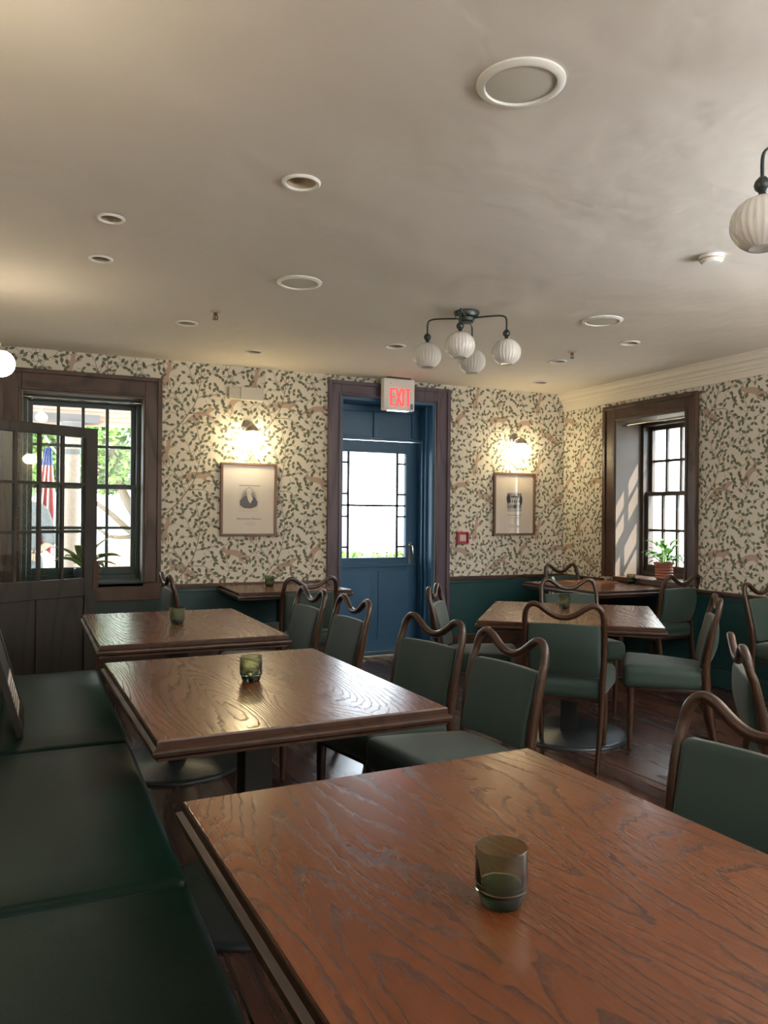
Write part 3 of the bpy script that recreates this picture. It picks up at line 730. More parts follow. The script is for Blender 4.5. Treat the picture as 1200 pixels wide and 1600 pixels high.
# ---------------------------------------------------------------- banquette
t = thing('banquette', 'long dark green leather bench along the left wall', 'bench', (0, 0, 0))
b = MB(); b.box(-.37, .30, -.6, 4.60, .0005, .36); obj('bench_base', b, DARKWOOD, t, bevel=.004)
seams = [-.6, .62, 1.88, 3.12, 4.62]
for i in range(4):
    y0, y1 = seams[i] + .003, seams[i + 1] - .003; cy = (y0 + y1) / 2; hy = (y1 - y0) / 2
    def ws(x, y, z, hy=hy):
        if z > 0: z += .012 * (1 - (y / hy) ** 4) * (1 - max(0, x / .25) ** 4)
        return x, y, z
    obj('seat_cushion', MB().rbox((.115, cy, .415), (.238, hy, .055), .030, warp=ws, n=10, k=4), LEATHER, t, angle=80)
    def wb2(x, y, z): return x - .14 * (z + .22) / .44, y, z
    obj('back_cushion', MB().rbox((-.175, cy, .70), (.055, hy, .24), .035, warp=wb2, n=8, k=4), LEATHER, t, angle=80)
b = MB(); b.box(-.378, -.30, -.6, 4.62, .0005, .98); obj('back_board', b, DARKWOOD, t, bevel=.004)

# framed notice leaning on the bench
t = thing('framed_notice', 'dark framed notice leaning against the back of the green bench', 'frame', (-.020, 3.26, .476))
a = math.radians(15.5)
def leanbox(mb, u0, u1, v0, v1, d0, d1, m=0):
    # u along Y, v up the lean, d = thickness behind the face
    vs_ = []
    for d in (d0, d1):
        for v in (v0, v1):
            for u in (u0, u1): vs_.append((-v * math.sin(a) - d * math.cos(a), u, v * math.cos(a) - d * math.sin(a) + .012))
    mb.add(vs_, [(0, 1, 3, 2), (4, 6, 7, 5), (0, 4, 5, 1), (2, 3, 7, 6), (0, 2, 6, 4), (1, 5, 7, 3)], m)
b = MB(); H_, W_ = .46, .46
leanbox(b, 0, W_, 0, .05, 0, .022); leanbox(b, 0, W_, H_ - .05, H_, 0, .022); leanbox(b, 0, .05, .05, H_ - .05, 0, .022); leanbox(b, W_ - .05, W_, .05, H_ - .05, 0, .022)
obj('frame_rim', b, DARKWOOD, t)
b = MB(); leanbox(b, .05, W_ - .05, .05, H_ - .05, .006, .016); obj('backing', b, BLACK, t)
b = MB(); leanbox(b, .07, W_ - .07, .055, .20, .004, .0055)
for k in range(5): leanbox(b, .10, W_ - .10 - .03 * (k % 2), .08 + .022 * k, .088 + .022 * k, .0036, .0041, 1)
obj('notice_sheet', b, [MATB, INK], t)

# ---------------------------------------------------------------- pictures
def text_mesh(body, size, m, parent, loc, shear=0):
    cu = bpy.data.curves.new('txt', 'FONT'); cu.body = body; cu.size = size; cu.align_x = 'CENTER'; cu.shear = shear; cu.extrude = .0003
    o = bpy.data.objects.new('txt', cu); C.objects.link(o)
    dg = bpy.context.evaluated_depsgraph_get(); me = bpy.data.meshes.new_from_object(o.evaluated_get(dg)); me.materials.clear(); me.materials.append(m)
    bpy.data.objects.remove(o, do_unlink=True)
    q = bpy.data.objects.new('caption', me); C.objects.link(q); q.parent = parent; q.location = loc; q.rotation_euler = (PI / 2, 0, 0); return q
def picture(cx, lab, kind):
    t = thing('framed_picture', lab, 'picture', (cx, YB - .002, 1.155), 0, 'framed engravings below the sconces')
    w, h, e = .488, .622, .020
    b = MB(); b.box(-w / 2, w / 2, -.030, 0, 0, e); b.box(-w / 2, w / 2, -.030, 0, h - e, h); b.box(-w / 2, -w / 2 + e, -.030, 0, e, h - e); b.box(w / 2 - e, w / 2, -.030, 0, e, h - e)
    obj('frame_rim', b, FRAMEW, t, bevel=.002)
    b = MB(); b.box(-w / 2 + e, w / 2 - e, -.012, -.002, e, h - e); mt = obj('mount', b, MATB, t)
    b = MB(); b.box(-w / 2 + e, w / 2 - e, -.022, -.020, e, h - e); obj('picture_glass', b, PICGL, t)
    P = MB()
    def poly(pts, m, y): P.add([(x, y, z) for x, z in pts], [tuple(range(len(pts)))], m)
    def oval(cx_, cz, rx, rz, m, y, n=28): poly([(cx_ + rx * math.cos(q * 2 * PI / n), cz + rz * math.sin(q * 2 * PI / n)) for q in range(n)], m, y)
    if kind == 0:
        poly([(-.085, .205), (.085, .205), (.085, .43), (-.085, .43)], 0, -.0126)
        P.box(-.085, .10, -.0140, -.0126, .428, .434, 3)
        oval(-.0, .33, .068, .082, 2, -.0130); oval(0, .32, .058, .070, 3, -.0132)
        poly([(-.075, .262), (-.078, .300), (-.050, .330), (-.018, .352), (.012, .300), (.030, .345), (.060, .322), (.078, .290), (.070, .255), (.02, .236), (-.04, .238)], 1, -.0134)
        oval(.004, .385, .027, .036, 2, -.0137); oval(.003, .378, .020, .030, 0, -.0139)
        poly([(-.020, .352), (.020, .352), (.036, .318), (.014, .276), (-.004, .300)], 0, -.0138)
        P.box(-.006, -.001, -.0142, -.0139, .384, .387, 1); P.box(.008, .013, -.0142, -.0139, .384, .387, 1); P.box(-.004, .009, -.0142, -.0139, .362, .364, 1); P.box(.002, .005, -.0142, -.0139, .370, .382, 3)
        obj('engraving', P, [PRINT, INK, INKL, INKM], mt)
        text_mesh('Albert James Wilkinson', .0225, INK, mt, (0, -.0127, .140), .25)
        text_mesh('member of council', .009, INKM, mt, (.01, -.0127, .118)); text_mesh('and founder of this house', .009, INK, mt, (.01, -.0127, .100)); text_mesh('1868', .009, INKM, mt, (.01, -.0127, .084))
    else:
        poly([(-.085, .235), (.085, .235), (.085, .42), (-.085, .42)], 3, -.0126)
        poly([(-.085, .235), (.085, .235), (.085, .275), (-.085, .268)], 2, -.0129)
        poly([(-.07, .30), (.07, .31), (.07, .375), (.0, .392), (-.07, .372)], 2, -.0130)
        poly([(-.05, .375), (.0, .405), (.05, .378)], 1, -.0132)
        for q in range(5): P.box(-.055 + q * .026, -.043 + q * .026, -.0136, -.0130, .325, .350, 1)
        oval(-.07, .36, .022, .045, 1, -.0134); oval(.078, .35, .016, .05, 1, -.0134); poly([(-.02, .27), (.02, .27), (.014, .30), (-.012, .30)], 1, -.0134)
        obj('engraving', P, [PRINT, INK, INKL, INKM], mt)
        text_mesh('The residence and garden', .016, INK, mt, (0, -.0127, .195), .2); text_mesh('drawn from the south meadow', .010, INKM, mt, (0, -.0127, .172)); text_mesh('1871', .009, INKM, mt, (0, -.0127, .150))
    return t
picture(1.690, 'framed engraving of a man in a dark coat, left of the back door', 0)
picture(4.388, 'framed engraving of a building, right of the back door', 1)

# ---------------------------------------------------------------- wall sconces
def sconce(loc, rz, lab):
    """loc = centre of the globe; wall is .15 behind in local +Y"""
    t = thing('wall_sconce', lab, 'wall lamp', loc, rz, 'lit globe wall sconces')
    D = .13
    obj('back_plate', MB().lathe([(.0001, D - .001), (.055, D - .001), (.055, D - .010), (.045, D - .018), (.015, D - .024), (.0001, D - .025)], 32, (0, 0, .12), axis='y'), STEEL, t)
    obj('arm', MB().sweep([(0, D - .02, .12), (0, .06, .135), (0, .02, .145), (0, 0, .13), (0, 0, .10)], .008, 10, ref=(1, 0, 0)), STEEL, t)
    obj('cup', MB().lathe([(.0001, .135), (.012, .133), (.030, .122), (.052, .100), (.060, .078), (.058, .070), (.050, .070)], 32, (0, 0, -.0)), STEEL, t)
    fl = lambda a, k: 1 + .02 * math.cos(18 * a)
    R = .075
    pf = [(R * 1.3 * math.sin(q), R * .95 * math.cos(q)) for q in [.35 + (2.70 - .35) * i / 16 for i in range(17)]]
    obj('lit_shade', MB().lathe(pf, 72, mod=fl), BULB, t)
    return t
sconce((1.68, YB - .132, 1.965), 0, 'lit sconce above the portrait engraving')
sconce((4.385, YB - .132, 1.985), 0, 'lit sconce above the building engraving')
def globe(loc, lab):
    t = thing('wall_sconce', lab, 'wall lamp', loc, PI / 2, 'lit globe wall sconces'); D = -XL + loc[0]
    obj('back_plate', MB().lathe([(.0001, D - .001), (.055, D - .001), (.055, D - .010), (.0001, D - .020)], 32, (0, 0, .11), axis='y'), STEEL, t)
    obj('arm', MB().sweep([(0, D - .015, .11), (0, .06, .12), (0, .01, .12), (0, 0, .105), (0, 0, .075)], .007, 10, ref=(1, 0, 0)), STEEL, t)
    obj('cup', MB().lathe([(.0001, .095), (.020, .090), (.030, .070), (.030, .062)], 24), STEEL, t)
    obj('lit_shade', MB().lathe([(.072 * math.sin(q), .072 * math.cos(q)) for q in [.30 + (PI - .3) * i / 18 for i in range(18)] + [PI - .001]], 40), BULB2, t)
    return t
globe((-.160, 4.68, 2.145), 'glowing round lamp on the left wall, cut by the picture edge')
# unseen side wall lamps outside the frame, added to light ceiling and crown
globe((-.160, 1.9, 2.145), 'unseen glowing round lamp added on the left wall beside the viewer')
s = sconce((XR - .132, 2.55, 2.05), -PI / 2, 'unseen lit sconce added on the right wall nearer the viewer')

# ---------------------------------------------------------------- four globe ceiling lamp
def fixture(loc, drop, lab, rot):
    t = thing('ceiling_lamp', lab, 'ceiling lamp', loc, rot, 'four globe ceiling lamps')
    obj('canopy', MB().lathe([(.0001, -.0005), (.078, -.0005), (.080, -.010), (.070, -.034), (.052, -.040), (.050, -.058 - drop), (.042, -.066 - drop), (.0001, -.068 - drop)] if not drop else
        [(.0001, -.0005), (.078, -.0005), (.080, -.010), (.070, -.034), (.012, -.042), (.012, -.050 - drop), (.045, -.055 - drop), (.045, -.075 - drop), (.0001, -.080 - drop)], 48), GUN, t, angle=35)
    z0 = -.040 - drop
    for k in range(4):
        a = k * PI / 2; c, s_ = math.cos(a), math.sin(a); Lg = .245
        pts = [(.04, z0), (.10, z0 + .004), (.18, z0 + .006), (Lg - .03, z0 + .004), (Lg - .008, z0 - .006), (Lg, z0 - .030), (Lg, z0 - .085)]
        arm = obj('arm', MB().sweep([(c * x, s_ * x, z) for x, z in catmull(pts, 3)], .0055, 10, ref=(-s_, c, .01)), GUN, t)
        gz = z0 - .085
        prof = [(.0001, gz + .004), (.010, gz + .003), (.020, gz - .008), (.0235, gz - .020), (.020, gz - .032), (.010, gz - .042), (.012, gz - .050), (.030, gz - .062), (.032, gz - .066), (.0001, gz - .067)]
        obj('finial', MB().lathe(prof, 28, (c * Lg, s_ * Lg, 0)), GUN, arm)
        zc = gz - .060 - .074; R = .088; n = 18
        pf = [(R * math.sin(q), zc + R * .93 * math.cos(q)) for q in [.30 + (2.62 - .30) * i / n for i in range(n + 1)]]
        q0 = pf[-1]; pf = pf + [(q0[0] - .004, q0[1] - .003), (q0[0] - .010, q0[1] - .001), (.0001, q0[1] - .001)]
        mod = lambda a_, kk: 1 + .012 * math.cos(26 * a_)
        obj('globe_shade', MB().lathe(pf, 156, (c * Lg, s_ * Lg, 0), mod=mod), MILK, arm, angle=80)
    return t
fixture((2.43, 4.15, ZC), 0, 'ceiling lamp with four unlit ribbed globes in the middle of the ceiling', math.radians(-39))
fixture((2.13, 1.46, ZC), .135, 'ceiling lamp at the right picture edge, one ribbed globe in view', math.radians(-39))

# ---------------------------------------------------------------- small ceiling things
for x, y, lab in ((1.029, 4.826, 'brass sprinkler head at the left of the ceiling'), (3.732, 4.79, 'sprinkler head at the right of the ceiling')):
    t = thing('sprinkler_head', lab, 'sprinkler', (x, y, ZC), 0, 'ceiling sprinkler heads')
    obj('escutcheon', MB().lathe([(.0001, -.0005), (.034, -.0005), (.032, -.006), (.014, -.009), (.0001, -.010)], 28), CAN, t)
    b = MB().lathe([(.012, -.0095), (.012, -.024), (.008, -.026), (.0001, -.027)], 16)
    for sx in (-1, 1): b.sweep([(sx * .010, 0, -.024), (sx * .015, 0, -.036), (sx * .006, 0, -.050)], .0028, 8)
    b.lathe([(.0001, -.050), (.018, -.050), (.018, -.053), (.0001, -.054)], 16); b.lathe([(.0001, -.027), (.0035, -.028), (.0035, -.049), (.0001, -.050)], 10)
    obj('nozzle', b, pm('old_brass_%d' % int(x), (.14, .10, .06), .35, metal=.8), t)
t = thing('smoke_detector', 'round white smoke detector at the right of the ceiling', 'smoke detector', (2.955, 2.742, ZC))
obj('housing', MB().lathe([(.0001, -.0005), (.056, -.0005), (.058, -.012), (.052, -.028), (.040, -.036), (.0001, -.038)], 40), WHITE, t, angle=25)
obj('vent_ring', MB().lathe([(.0535, -.016), (.0575, -.016), (.0560, -.022), (.0515, -.022)], 40, closed=True), CAN, t)

# exit sign
t = thing('exit_sign', 'lit red EXIT sign hanging above the back door', 'sign', (3.045, 6.43, ZC))
b = MB(); b.box(-.155, .155, -.035, .035, -.300, -.012); obj('housing', b, WHITE, t, bevel=.006)
b = MB(); b.box(-.11, .11, -.045, .045, -.0118, -.0005); obj('mounting_plate', b, GUN, t)
b = MB(); b.box(-.10, .10, -.022, .022, -.3035, -.3002); obj('downlight_lens', b, EXITU, t)
L_ = MB(); yf0, yf1 = -.0375, -.0352
def bar(x0, z0, x1, z1, w):
    d = math.hypot(x1 - x0, z1 - z0); nx, nz = -(z1 - z0) / d * w / 2, (x1 - x0) / d * w / 2
    p = [(x0 + nx, z0 + nz), (x1 + nx, z1 + nz), (x1 - nx, z1 - nz), (x0 - nx, z0 - nz)]
    L_.add([(x, yf0, z) for x, z in p] + [(x, yf1, z) for x, z in p], [(0, 1, 2, 3), (7, 6, 5, 4), (0, 4, 5, 1), (1, 5, 6, 2), (2, 6, 7, 3), (3, 7, 4, 0)])
zt_, zb_ = -.100, -.262
x = -.095; bar(x + .010, zb_, x + .010, zt_, .020); [bar(x + .020, zz, x + .048, zz, .018) for zz in (zb_ + .009, (zb_ + zt_) / 2, zt_ - .009)]
x = -.034; bar(x, zb_, x + .052, zt_, .018); bar(x, zt_, x + .052, zb_, .018)
x = .040; bar(x, zb_, x, zt_, .020)
x = .064; bar(x + .024, zb_, x + .024, zt_ - .018, .020); bar(x, zt_ - .009, x + .048, zt_ - .009, .018)
obj('exit_lettering', L_, EXITR, t)
b = MB(); b.box(.112, .140, -.0362, -.0352, -.285, -.235); b.box(-.095, -.082, -.0362, -.0352, -.060, -.054); obj('indicator', b, pm('indicator_blue', (.10, .22, .35), .3), t)

# emergency light housing, papered over
t = thing('emergency_light', 'pale emergency light box above the left sconce', 'emergency light', (1.655, YB - .0015, 2.31))
b = MB(); b.box(-.150, -.052, -.045, 0, 0.005, .108); obj('lamp_housing', b, pm('box_grey', (.50, .46, .38), .6, var=.2, bscale=30), t, bevel=.003)
b = MB(); b.box(-.0515, .148, -.052, 0, 0, .110); obj('cover', b, pm('box_pale', (.56, .53, .46), .55), t, bevel=.003)
# fire alarm call point
t = thing('fire_alarm', 'small red fire alarm box beside the back door', 'fire alarm', (3.793, YB - .0015, 1.07))
b = MB(); b.box(-.062, .062, -.040, 0, 0, .014); b.box(-.062, .062, -.040, 0, .106, .12); b.box(-.062, -.048, -.040, 0, .014, .106); b.box(.048, .062, -.040, 0, .014, .106); b.box(-.048, .048, -.018, 0, .014, .106)
obj('housing', b, RED, t, bevel=.002)
b = MB(); b.box(-.035, .035, -.030, -.0185, .028, .092); b.box(-.02, .02, -.034, -.030, .040, .056); obj('pull_plate', b, pm('alarm_white', (.62, .50, .48), .4), t, bevel=.002)

# ---------------------------------------------------------------- potted plants
def leaf_blade(mb, base, az, el, length, width, droop, m=0, m2=None, n=7):
    P = []; p = Vector(base); a = el
    for i in range(n + 1):
        P.append((p.copy(), a)); p = p + Vector((math.cos(az) * math.cos(a), math.sin(az) * math.cos(a), math.sin(a))) * (length / n); a -= droop / n
    side = Vector((-math.sin(az), math.cos(az), 0)); V = []
    for i, (q, a) in enumerate(P):
        u = i / n; w = width * (math.sin(PI * min(1, u * .95 + .03)) ** .8) * (1 - .25 * u) / 2
        nrm = Vector((-math.cos(az) * math.sin(a), -math.sin(az) * math.sin(a), math.cos(a)))
        V += [q - side * w + nrm * w * .35, q - side * w * .6 + nrm * w * .12, q, q + side * w * .6 + nrm * w * .12, q + side * w + nrm * w * .35]
    F = []; Ms = []
    b0 = len(mb.v); mb.v += [tuple(v) for v in V]
    for i in range(n):
        for j in range(4):
            mb.f.append((b0 + i * 5 + j, b0 + i * 5 + j + 1, b0 + (i + 1) * 5 + j + 1, b0 + (i + 1) * 5 + j)); mb.m.append(m2 if (m2 is not None and j in (0, 3)) else m); mb.sm.append(True)
random.seed(5)
t = thing('potted_plant', 'bright leafy plant in a ribbed terracotta pot on the right window sill', 'plant', (5.10, 5.235, .7955))
ribs = [(.050, .0)]
for i in range(5):
    z = .006 + i * .020; ribs += [(.056, z), (.064, z + .006), (.066, z + .012), (.060, z + .018)]
ribs += [(.062, .108), (.074, .110), (.076, .128), (.066, .130), (.060, .112), (.0001, .110)]
obj('pot', MB().lathe([(.0001, 0)] + ribs, 48), TERRA, t, angle=60)
obj('soil', MB().lathe([(.0001, .116), (.058, .114), (.058, .1125), (.0001, .112)], 24), SOIL, t)
lf, st = MB(), MB()
for k in range(38):
    az = k * 2.4; el = random.uniform(.5, 1.35); h = random.uniform(.02, .13) * (1.1 if el > .9 else .8)
    bx = (.02 * math.cos(az), .02 * math.sin(az), .115); tip = Vector(bx) + Vector((math.cos(az) * math.cos(el), math.sin(az) * math.cos(el), math.sin(el))) * h
    st.sweep([bx, tip], .0018, 6, ref=(0.3, 1, 0)); leaf_blade(lf, tip, az, el, random.uniform(.08, .12), .042, 1.6)
obj('foliage', lf, LEAFG, t); obj('stems', st, LEAFG, t); t.scale = (1.2, 1.2, 1.2)
t = thing('potted_plant', 'variegated plant in a blue grey bowl on the left window sill', 'plant', (.385, YB + .06, .7955))
obj('pot', MB().lathe([(.0001, 0), (.040, 0), (.052, .02), (.062, .05), (.060, .072), (.054, .076), (.050, .066), (.0001, .064)], 40), CERAM, t)
obj('soil', MB().lathe([(.0001, .070), (.049, .068), (.049, .066), (.0001, .066)], 24), SOIL, t)
lf = MB()
for k in range(22):
    az = k * 2.4 + .4; el = random.uniform(.45, 1.3); bx = (.012 * math.cos(az), .012 * math.sin(az) * .6, .07)
    ln = random.uniform(.17, .27)
    if math.sin(az) > .3: ln *= .5
    leaf_blade(lf, bx, az, el, ln, .075, 1.1, 0, 1)
obj('foliage', lf, [LEAFV, LEAFE], t); t.scale = (1.3, 1.3, 1.45)

# ---------------------------------------------------------------- outdoors
LAWN = pm('lawn', (.10, .20, .06), .9, var=.3, bscale=3); PAVE = pm('pale_paving', (.34, .32, .29), .9, var=.1, bscale=2)
b = MB(); b.box(-14, 16, T1 + .001, 11.4, -.12, -.02); struct(obj('ground_paving', b, PAVE), 'pale sunlit paving outside the windows', 'ground')
b = MB(); b.box(-14, 16, 11.4, 13.0, -.12, -.015, 0); b.box(-14, 16, 13.0, 40, -.12, -.02, 1); b.box(T2 + .001, 25, -12, T1, -.12, -.02, 1); struct(obj('ground_lawn', b, [LAWN, PAVE]), 'strip of lawn and bright road beyond the paving', 'ground')
SID = pm('peach_siding', (.62, .42, .33), .7); GREYP = pm('grey_beam_paint', (.16, .17, .17), .6); TAN = pm('tan_column_paint', (.36, .29, .24), .6)
t = thing('porch', 'porch with peach lap siding above a grey beam, outside the left window', 'porch', (0, 9.5, 0))
b = MB()
for i in range(14):
    z = 2.335 + i * .0555; b.add([(-3, -.02, z), (3.2, -.02, z), (3.2, .0, z + .057), (-3, 0, z + .057), (-3, .03, z), (3.2, .03, z), (3.2, .03, z + .057), (-3, .03, z + .057)], [(0, 1, 2, 3), (5, 4, 7, 6), (4, 5, 1, 0), (3, 2, 6, 7), (4, 0, 3, 7), (1, 5, 6, 2)])
obj('gable_siding', b, SID, t)
b = MB(); b.box(-3, 3.2, -2.455, .03, 3.11, 3.20); obj('porch_roof', b, SID, t)
b = MB(); b.box(-2.6, .70, -.12, -.021, 2.36, 2.45); obj('beam', b, GREYP, t)
b = MB().lathe([(.11, -.02), (.11, .10), (.092, .12), (.086, 2.0), (.098, 2.005), (.098, 2.06), (.088, 2.065), (.088, 2.18), (.11, 2.20), (.12, 2.30), (.12, 2.359)], 36, (.41, -.06, 0)); obj('column', b, TAN, t, angle=35)
b = MB().lathe([(.103, 2.0), (.103, 2.05), (.0995, 2.05), (.0995, 2.0)], 36, (.41, -.06, 0), closed=True); b.lathe([(.125, 2.235), (.125, 2.35), (.122, 2.35), (.122, 2.235)], 36, (.41, -.06, 0), closed=True); obj('column_band', b, GREYP, t)
b = MB().sweep([(.285, -.08, -.02), (.285, -.08, 2.358)], .016, 12, ref=(1, 0, 0)); obj('drain_pipe', b, WHITE, t)
tag(obj('porch_lantern', MB().lathe([(.0001, .06), (.03, .055), (.062, .02), (.066, 0), (.055, -.035), (.0001, -.055)], 28, (.09, 9.25, 2.375)).lathe([(.006, .05), (.006, .20)], 8, (.09, 9.25, 2.375)), MILK), 'small pale round lantern hanging under the porch beam', 'lantern')
# flag
FR, FWH, FB = pm('flag_red', (.62, .10, .12), .7), pm('flag_white', (.75, .72, .72), .7), pm('flag_blue', (.05, .12, .42), .7)
t = thing('flag', 'furled red and white striped flag with a blue top, outside the left window', 'flag', (.155, 9.0, 0))
b = MB(); n = 40; mrow = 30
for j in range(mrow + 1):
    v = j / mrow; z = 2.03 - 1.13 * v; wv = .035 + .095 * min(1, v * 1.6); sh = -.065 * v
    for i in range(n + 1):
        u = i / n - .5; b.v.append((sh + u * 2 * wv, .035 * math.sin(u * 26 + v * 2) * (.5 + v), z + .03 * math.sin(u * 9) * (v > .95)))
for j in range(mrow):
    for i in range(n):
        a_ = j * (n + 1) + i; b.f.append((a_, a_ + 1, a_ + n + 2, a_ + n + 1)); b.sm.append(True)
        b.m.append(2 if j < 5 else (0 if (i // 6) % 2 else 1))
obj('cloth', b, [FR, FWH, FB], t)
obj('pole', MB().sweep([(0.02, .02, 2.06), (0.262, .425, 1.80)], .012, 10, ref=(0, 0, 1)).sweep([(0.02, .02, 2.06), (-.03, -.08, 2.14)], .012, 10, ref=(0, 0, 1)), FWH, t)
# fence
FEN = pm('russet_fence_boards', (.42, .24, .16), .8, var=.15, bscale=5)
t = thing('board_fence', 'russet board fence under the tree outside the left window', 'fence', (0, 12.0, 0))
b = MB(); [b.box(1.02 + k * .142, 1.155 + k * .142, 0, .02, -.01, .86) for k in range(24)]; obj('boards', b, FEN, t)
b = MB(); [b.box(.95, 4.45, .0205, .05, z, z + .07) for z in (.15, .62)]; obj('rails', b, FEN, t)
# trees
random.seed(3)
FOL = [pm('tree_leaf_a', (.16, .32, .06), .6), pm('tree_leaf_b', (.26, .44, .11), .6), pm('tree_leaf_c', (.09, .20, .05), .6)]
BARK = pm('tree_bark', (.20, .15, .11), .9, bump=.6, bscale=14, var=.2)
def tree(x, y, lab, clumps, n, branches):
    t = thing('tree', lab, 'tree', (x, y, 0), 0, 'trees outside the left window')
    b = MB()
    for pts, r0, r1 in branches:
        cp = catmull(pts, 4); k = len(cp); b.sweep(cp, [r0 + (r1 - r0) * i / (k - 1) for i in range(k)], 10, ref=(0.2, 1, 0.1))
    obj('trunk', b, BARK, t)
    f = MB()
    for _ in range(n):
        cx, cy, cz, cr = random.choice(clumps); d = Vector((random.gauss(0, 1), random.gauss(0, 1), random.gauss(0, 1))).normalized() * cr * random.uniform(.35, 1) ** .6
        p = Vector((cx, cy, cz)) + d; s_ = random.uniform(.05, .10)
        a_ = Vector((random.gauss(0, 1), random.gauss(0, 1), random.gauss(0, .6))).normalized(); c_ = a_.cross(Vector((random.gauss(0, 1), random.gauss(0, 1), random.gauss(0, 1)))).normalized()
        f.add([p - a_ * s_, p + c_ * s_ * .5, p + a_ * s_, p - c_ * s_ * .5], [(0, 1, 2, 3)], random.choice((0, 1, 1, 2)))
    obj('foliage', f, FOL, t)
cl = [(random.uniform(-1.9, 1.2), random.uniform(-.6, .6), random.uniform(1.35, 3.5), random.uniform(.30, .45)) for _ in range(36)]
tree(1.9, 13.6, 'leafy tree with leaning branches behind the board fence', cl, 20000,
     [([(.3, .2, -.02), (.1, .1, .7), (-.25, 0, 1.2), (-.55, -.1, 1.75), (-.7, -.1, 2.4)], .13, .05), ([(.1, .1, .8), (-.35, -.1, 1.0), (-.75, -.2, 1.35), (-1.1, -.3, 1.6)], .07, .03), ([(.0, .1, .95), (.25, 0, 1.6), (.3, 0, 2.5)], .08, .04), ([(-.3, 0, .95), (-.7, -.2, .95), (-1.0, -.3, 1.15)], .045, .02)])
cl = [(random.uniform(-1.1, 1.0), random.uniform(-.7, .8), random.uniform(1.0, 3.6), random.uniform(.28, .48)) for _ in range(26)]
tree(-.55, 15.4, 'bushy tree behind the flag and porch column', cl, 15000, [([(0, 0, -.02), (.05, 0, 1.2), (-.1, 0, 2.4)], .11, .05)])
# a low hedge seen through the door glass
b = MB(); random.seed(9)
for _ in range(5000):
    p = Vector((random.uniform(4.5, 10.5), random.uniform(15.7, 16.4), random.uniform(0, .48))); s_ = .09
    a_ = Vector((random.gauss(0, 1), random.gauss(0, 1), random.gauss(0, 1))).normalized(); c_ = a_.cross(Vector((random.gauss(0, 1), random.gauss(0, 1), random.gauss(0, 1)))).normalized()
    b.add([p - a_ * s_, p + c_ * s_ * .6, p + a_ * s_, p - c_ * s_ * .6], [(0, 1, 2, 3)], random.choice((0, 1, 2)))
b.box(4.6, 10.4, 15.85, 16.25, -.01, .4, 2)
tag(obj('hedge', b, FOL), 'low hedge beyond the road, seen through the door glass', 'hedge')

# ---------------------------------------------------------------- person outside the left window
def skin(name, pts, edges, rad, mat, parent, root=0, sub=2):
    me = bpy.data.meshes.new(name); me.from_pydata([Vector(p) for p in pts], edges, []); o = bpy.data.objects.new(name, me); C.objects.link(o)
    m = o.modifiers.new('s', 'SKIN'); m.use_smooth_shade = True; m.use_x_symmetry = False
    for i, r_ in enumerate(rad):
        me.skin_vertices[0].data[i].radius = r_ if isinstance(r_, tuple) else (r_, r_)
    me.skin_vertices[0].data[root].use_root = True
    s_ = o.modifiers.new('u', 'SUBSURF'); s_.levels = sub; s_.render_levels = sub
    dg = bpy.context.evaluated_depsgraph_get(); nm = bpy.data.meshes.new_from_object(o.evaluated_get(dg)); o.modifiers.clear(); o.data = nm
    nm.materials.clear(); nm.materials.append(mat); o.parent = parent; return o
SKINM = pm('skin_tone', (.50, .30, .22), .6); SHIRT = pm('grey_blue_shirt', (.17, .18, .19), .85, var=.15, bscale=9, bump=.2); TROU = pm('grey_trousers', (.15, .16, .17), .85); HAIR = pm('brown_hair', (.07, .045, .03), .7); SHOE = pm('dark_shoe', (.03, .03, .03), .5)
t = thing('person', 'person in a loose grey shirt, hand on hip, outside the left window', 'person', (-.07, 8.75, -.02), PI)
# local: facing -Y after rotation by pi -> local +Y faces the window; elbow on local -X appears at the right
pts = [(0, 0, .95), (0, .01, 1.12), (0, 0, 1.30), (0, 0, 1.42), (0, .01, 1.50), (0, .02, 1.60), (0, .02, 1.68),
       (-.17, 0, 1.38), (-.255, -.03, 1.05), (-.15, .08, .98), (-.11, .12, .96), (.17, 0, 1.38), (.21, -.02, 1.10), (.22, .05, .86), (.22, .07, .78),
       (-.10, 0, .88), (-.11, .02, .50), (-.11, -.02, .10), (-.11, .10, .04), (.10, 0, .88), (.11, .02, .50), (.11, -.02, .10), (.11, .10, .04)]
ed = [(0, 1), (1, 2), (2, 3), (3, 4), (4, 5), (5, 6), (3, 7), (7, 8), (8, 9), (9, 10), (3, 11), (11, 12), (12, 13), (13, 14), (0, 15), (15, 16), (16, 17), (17, 18), (0, 19), (19, 20), (20, 21), (21, 22)]
rd = [(.13, .09), (.12, .085), (.14, .09), (.09, .07), .05, (.072, .085), (.062, .075), .052, .042, .030, (.038, .016), .052, .042, .030, (.038, .016), .082, .055, .040, (.04, .03), .082, .055, .040, (.04, .03)]
skin('body', pts, ed, rd, SKINM, t)
hand = MB()
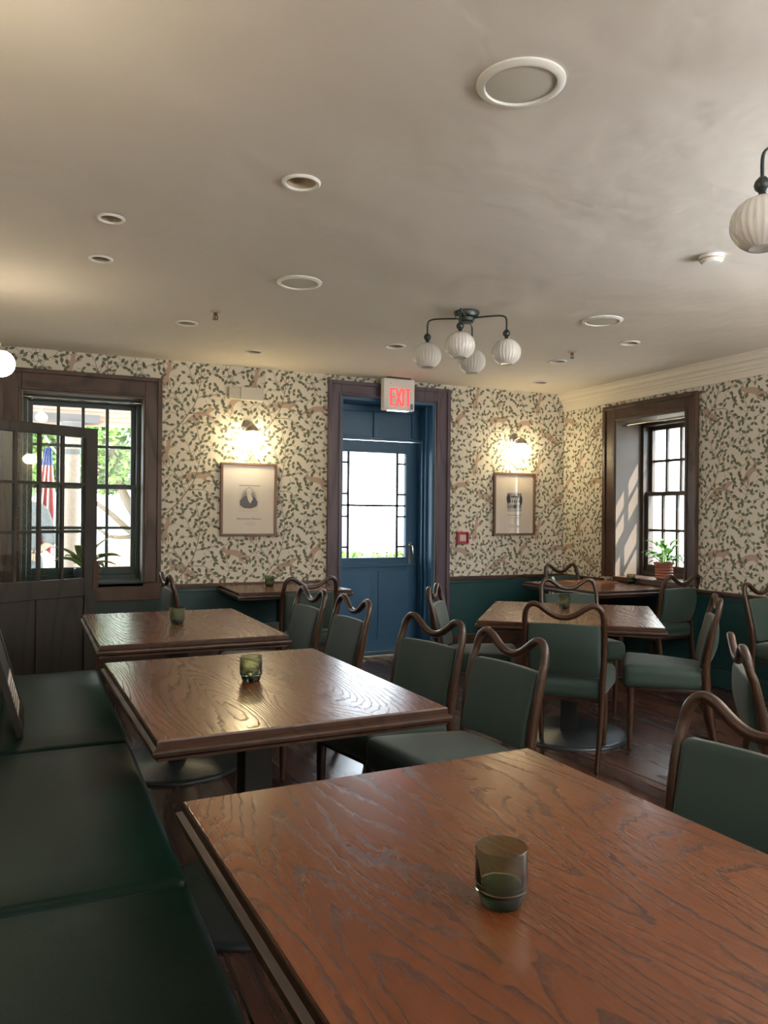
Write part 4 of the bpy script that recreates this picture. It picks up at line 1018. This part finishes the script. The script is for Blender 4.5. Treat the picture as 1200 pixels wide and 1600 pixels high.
for sx, hx, hy, hz in ((-1, -.11, .12, .96), (1, .22, .075, .77)):
    for k in range(4):
        ox = (k - 1.5) * .019
        P = [(hx + ox, hy + .005, hz - .02), (hx + ox, hy + .02, hz - .06), (hx + ox, hy + .015, hz - .085 - (.008 if k in (1, 2) else 0))]
        hand.sweep(P, [.0085, .008, .0065], 8, ref=(0, 1, 0))
    hand.sweep([(hx - sx * .03, hy, hz + .01), (hx - sx * .052, hy + .015, hz - .02), (hx - sx * .055, hy + .02, hz - .045)], [.0095, .009, .007], 8)
obj('fingers', hand, SKINM, t)
skin('shirt', [(0, 0, .86), (0, .01, 1.06), (0, 0, 1.28), (0, 0, 1.41), (-.17, 0, 1.385), (-.25, -.03, 1.08), (-.235, .0, 1.02), (.17, 0, 1.385), (.21, -.02, 1.12), (.215, .0, 1.04)], [(0, 1), (1, 2), (2, 3), (3, 4), (4, 5), (5, 6), (3, 7), (7, 8), (8, 9)], [(.175, .13), (.155, .12), (.165, .115), (.10, .085), .078, .075, .072, .078, .070, .070], SHIRT, t, 1)
skin('trousers', [(0, 0, .96), (-.10, 0, .86), (-.11, .02, .50), (-.11, -.01, .12), (.10, 0, .86), (.11, .02, .50), (.11, -.01, .12)], [(0, 1), (1, 2), (2, 3), (0, 4), (4, 5), (5, 6)], [(.145, .11), .10, .075, .065, .10, .075, .065], TROU, t)
b = MB(); b.rbox((0, .005, 1.70), (.082, .095, .062), .055, n=4, k=4); b.rbox((0, -.055, 1.63), (.076, .035, .09), .032, n=4, k=3); obj('hair', b, HAIR, t)
b = MB()
for sx in (-1, 1):
    b.rbox((sx * .030, .104, 1.640), (.009, .004, .005), .004, n=2, k=2, m=1); b.rbox((sx * .078, .02, 1.625), (.008, .016, .028), .007, n=2, k=2)
b.rbox((0, .115, 1.612), (.011, .016, .022), .010, n=2, k=3); b.rbox((0, .102, 1.572), (.022, .005, .005), .004, n=2, k=2, m=2); obj('face', b, [SKINM, HAIR, pm('lips', (.4, .15, .13), .5)], t)
b = MB(); [b.rbox((sx * .11, .045, .045), (.048, .13, .045), .035, n=4, k=3) for sx in (-1, 1)]; obj('shoes', b, SHOE, t)
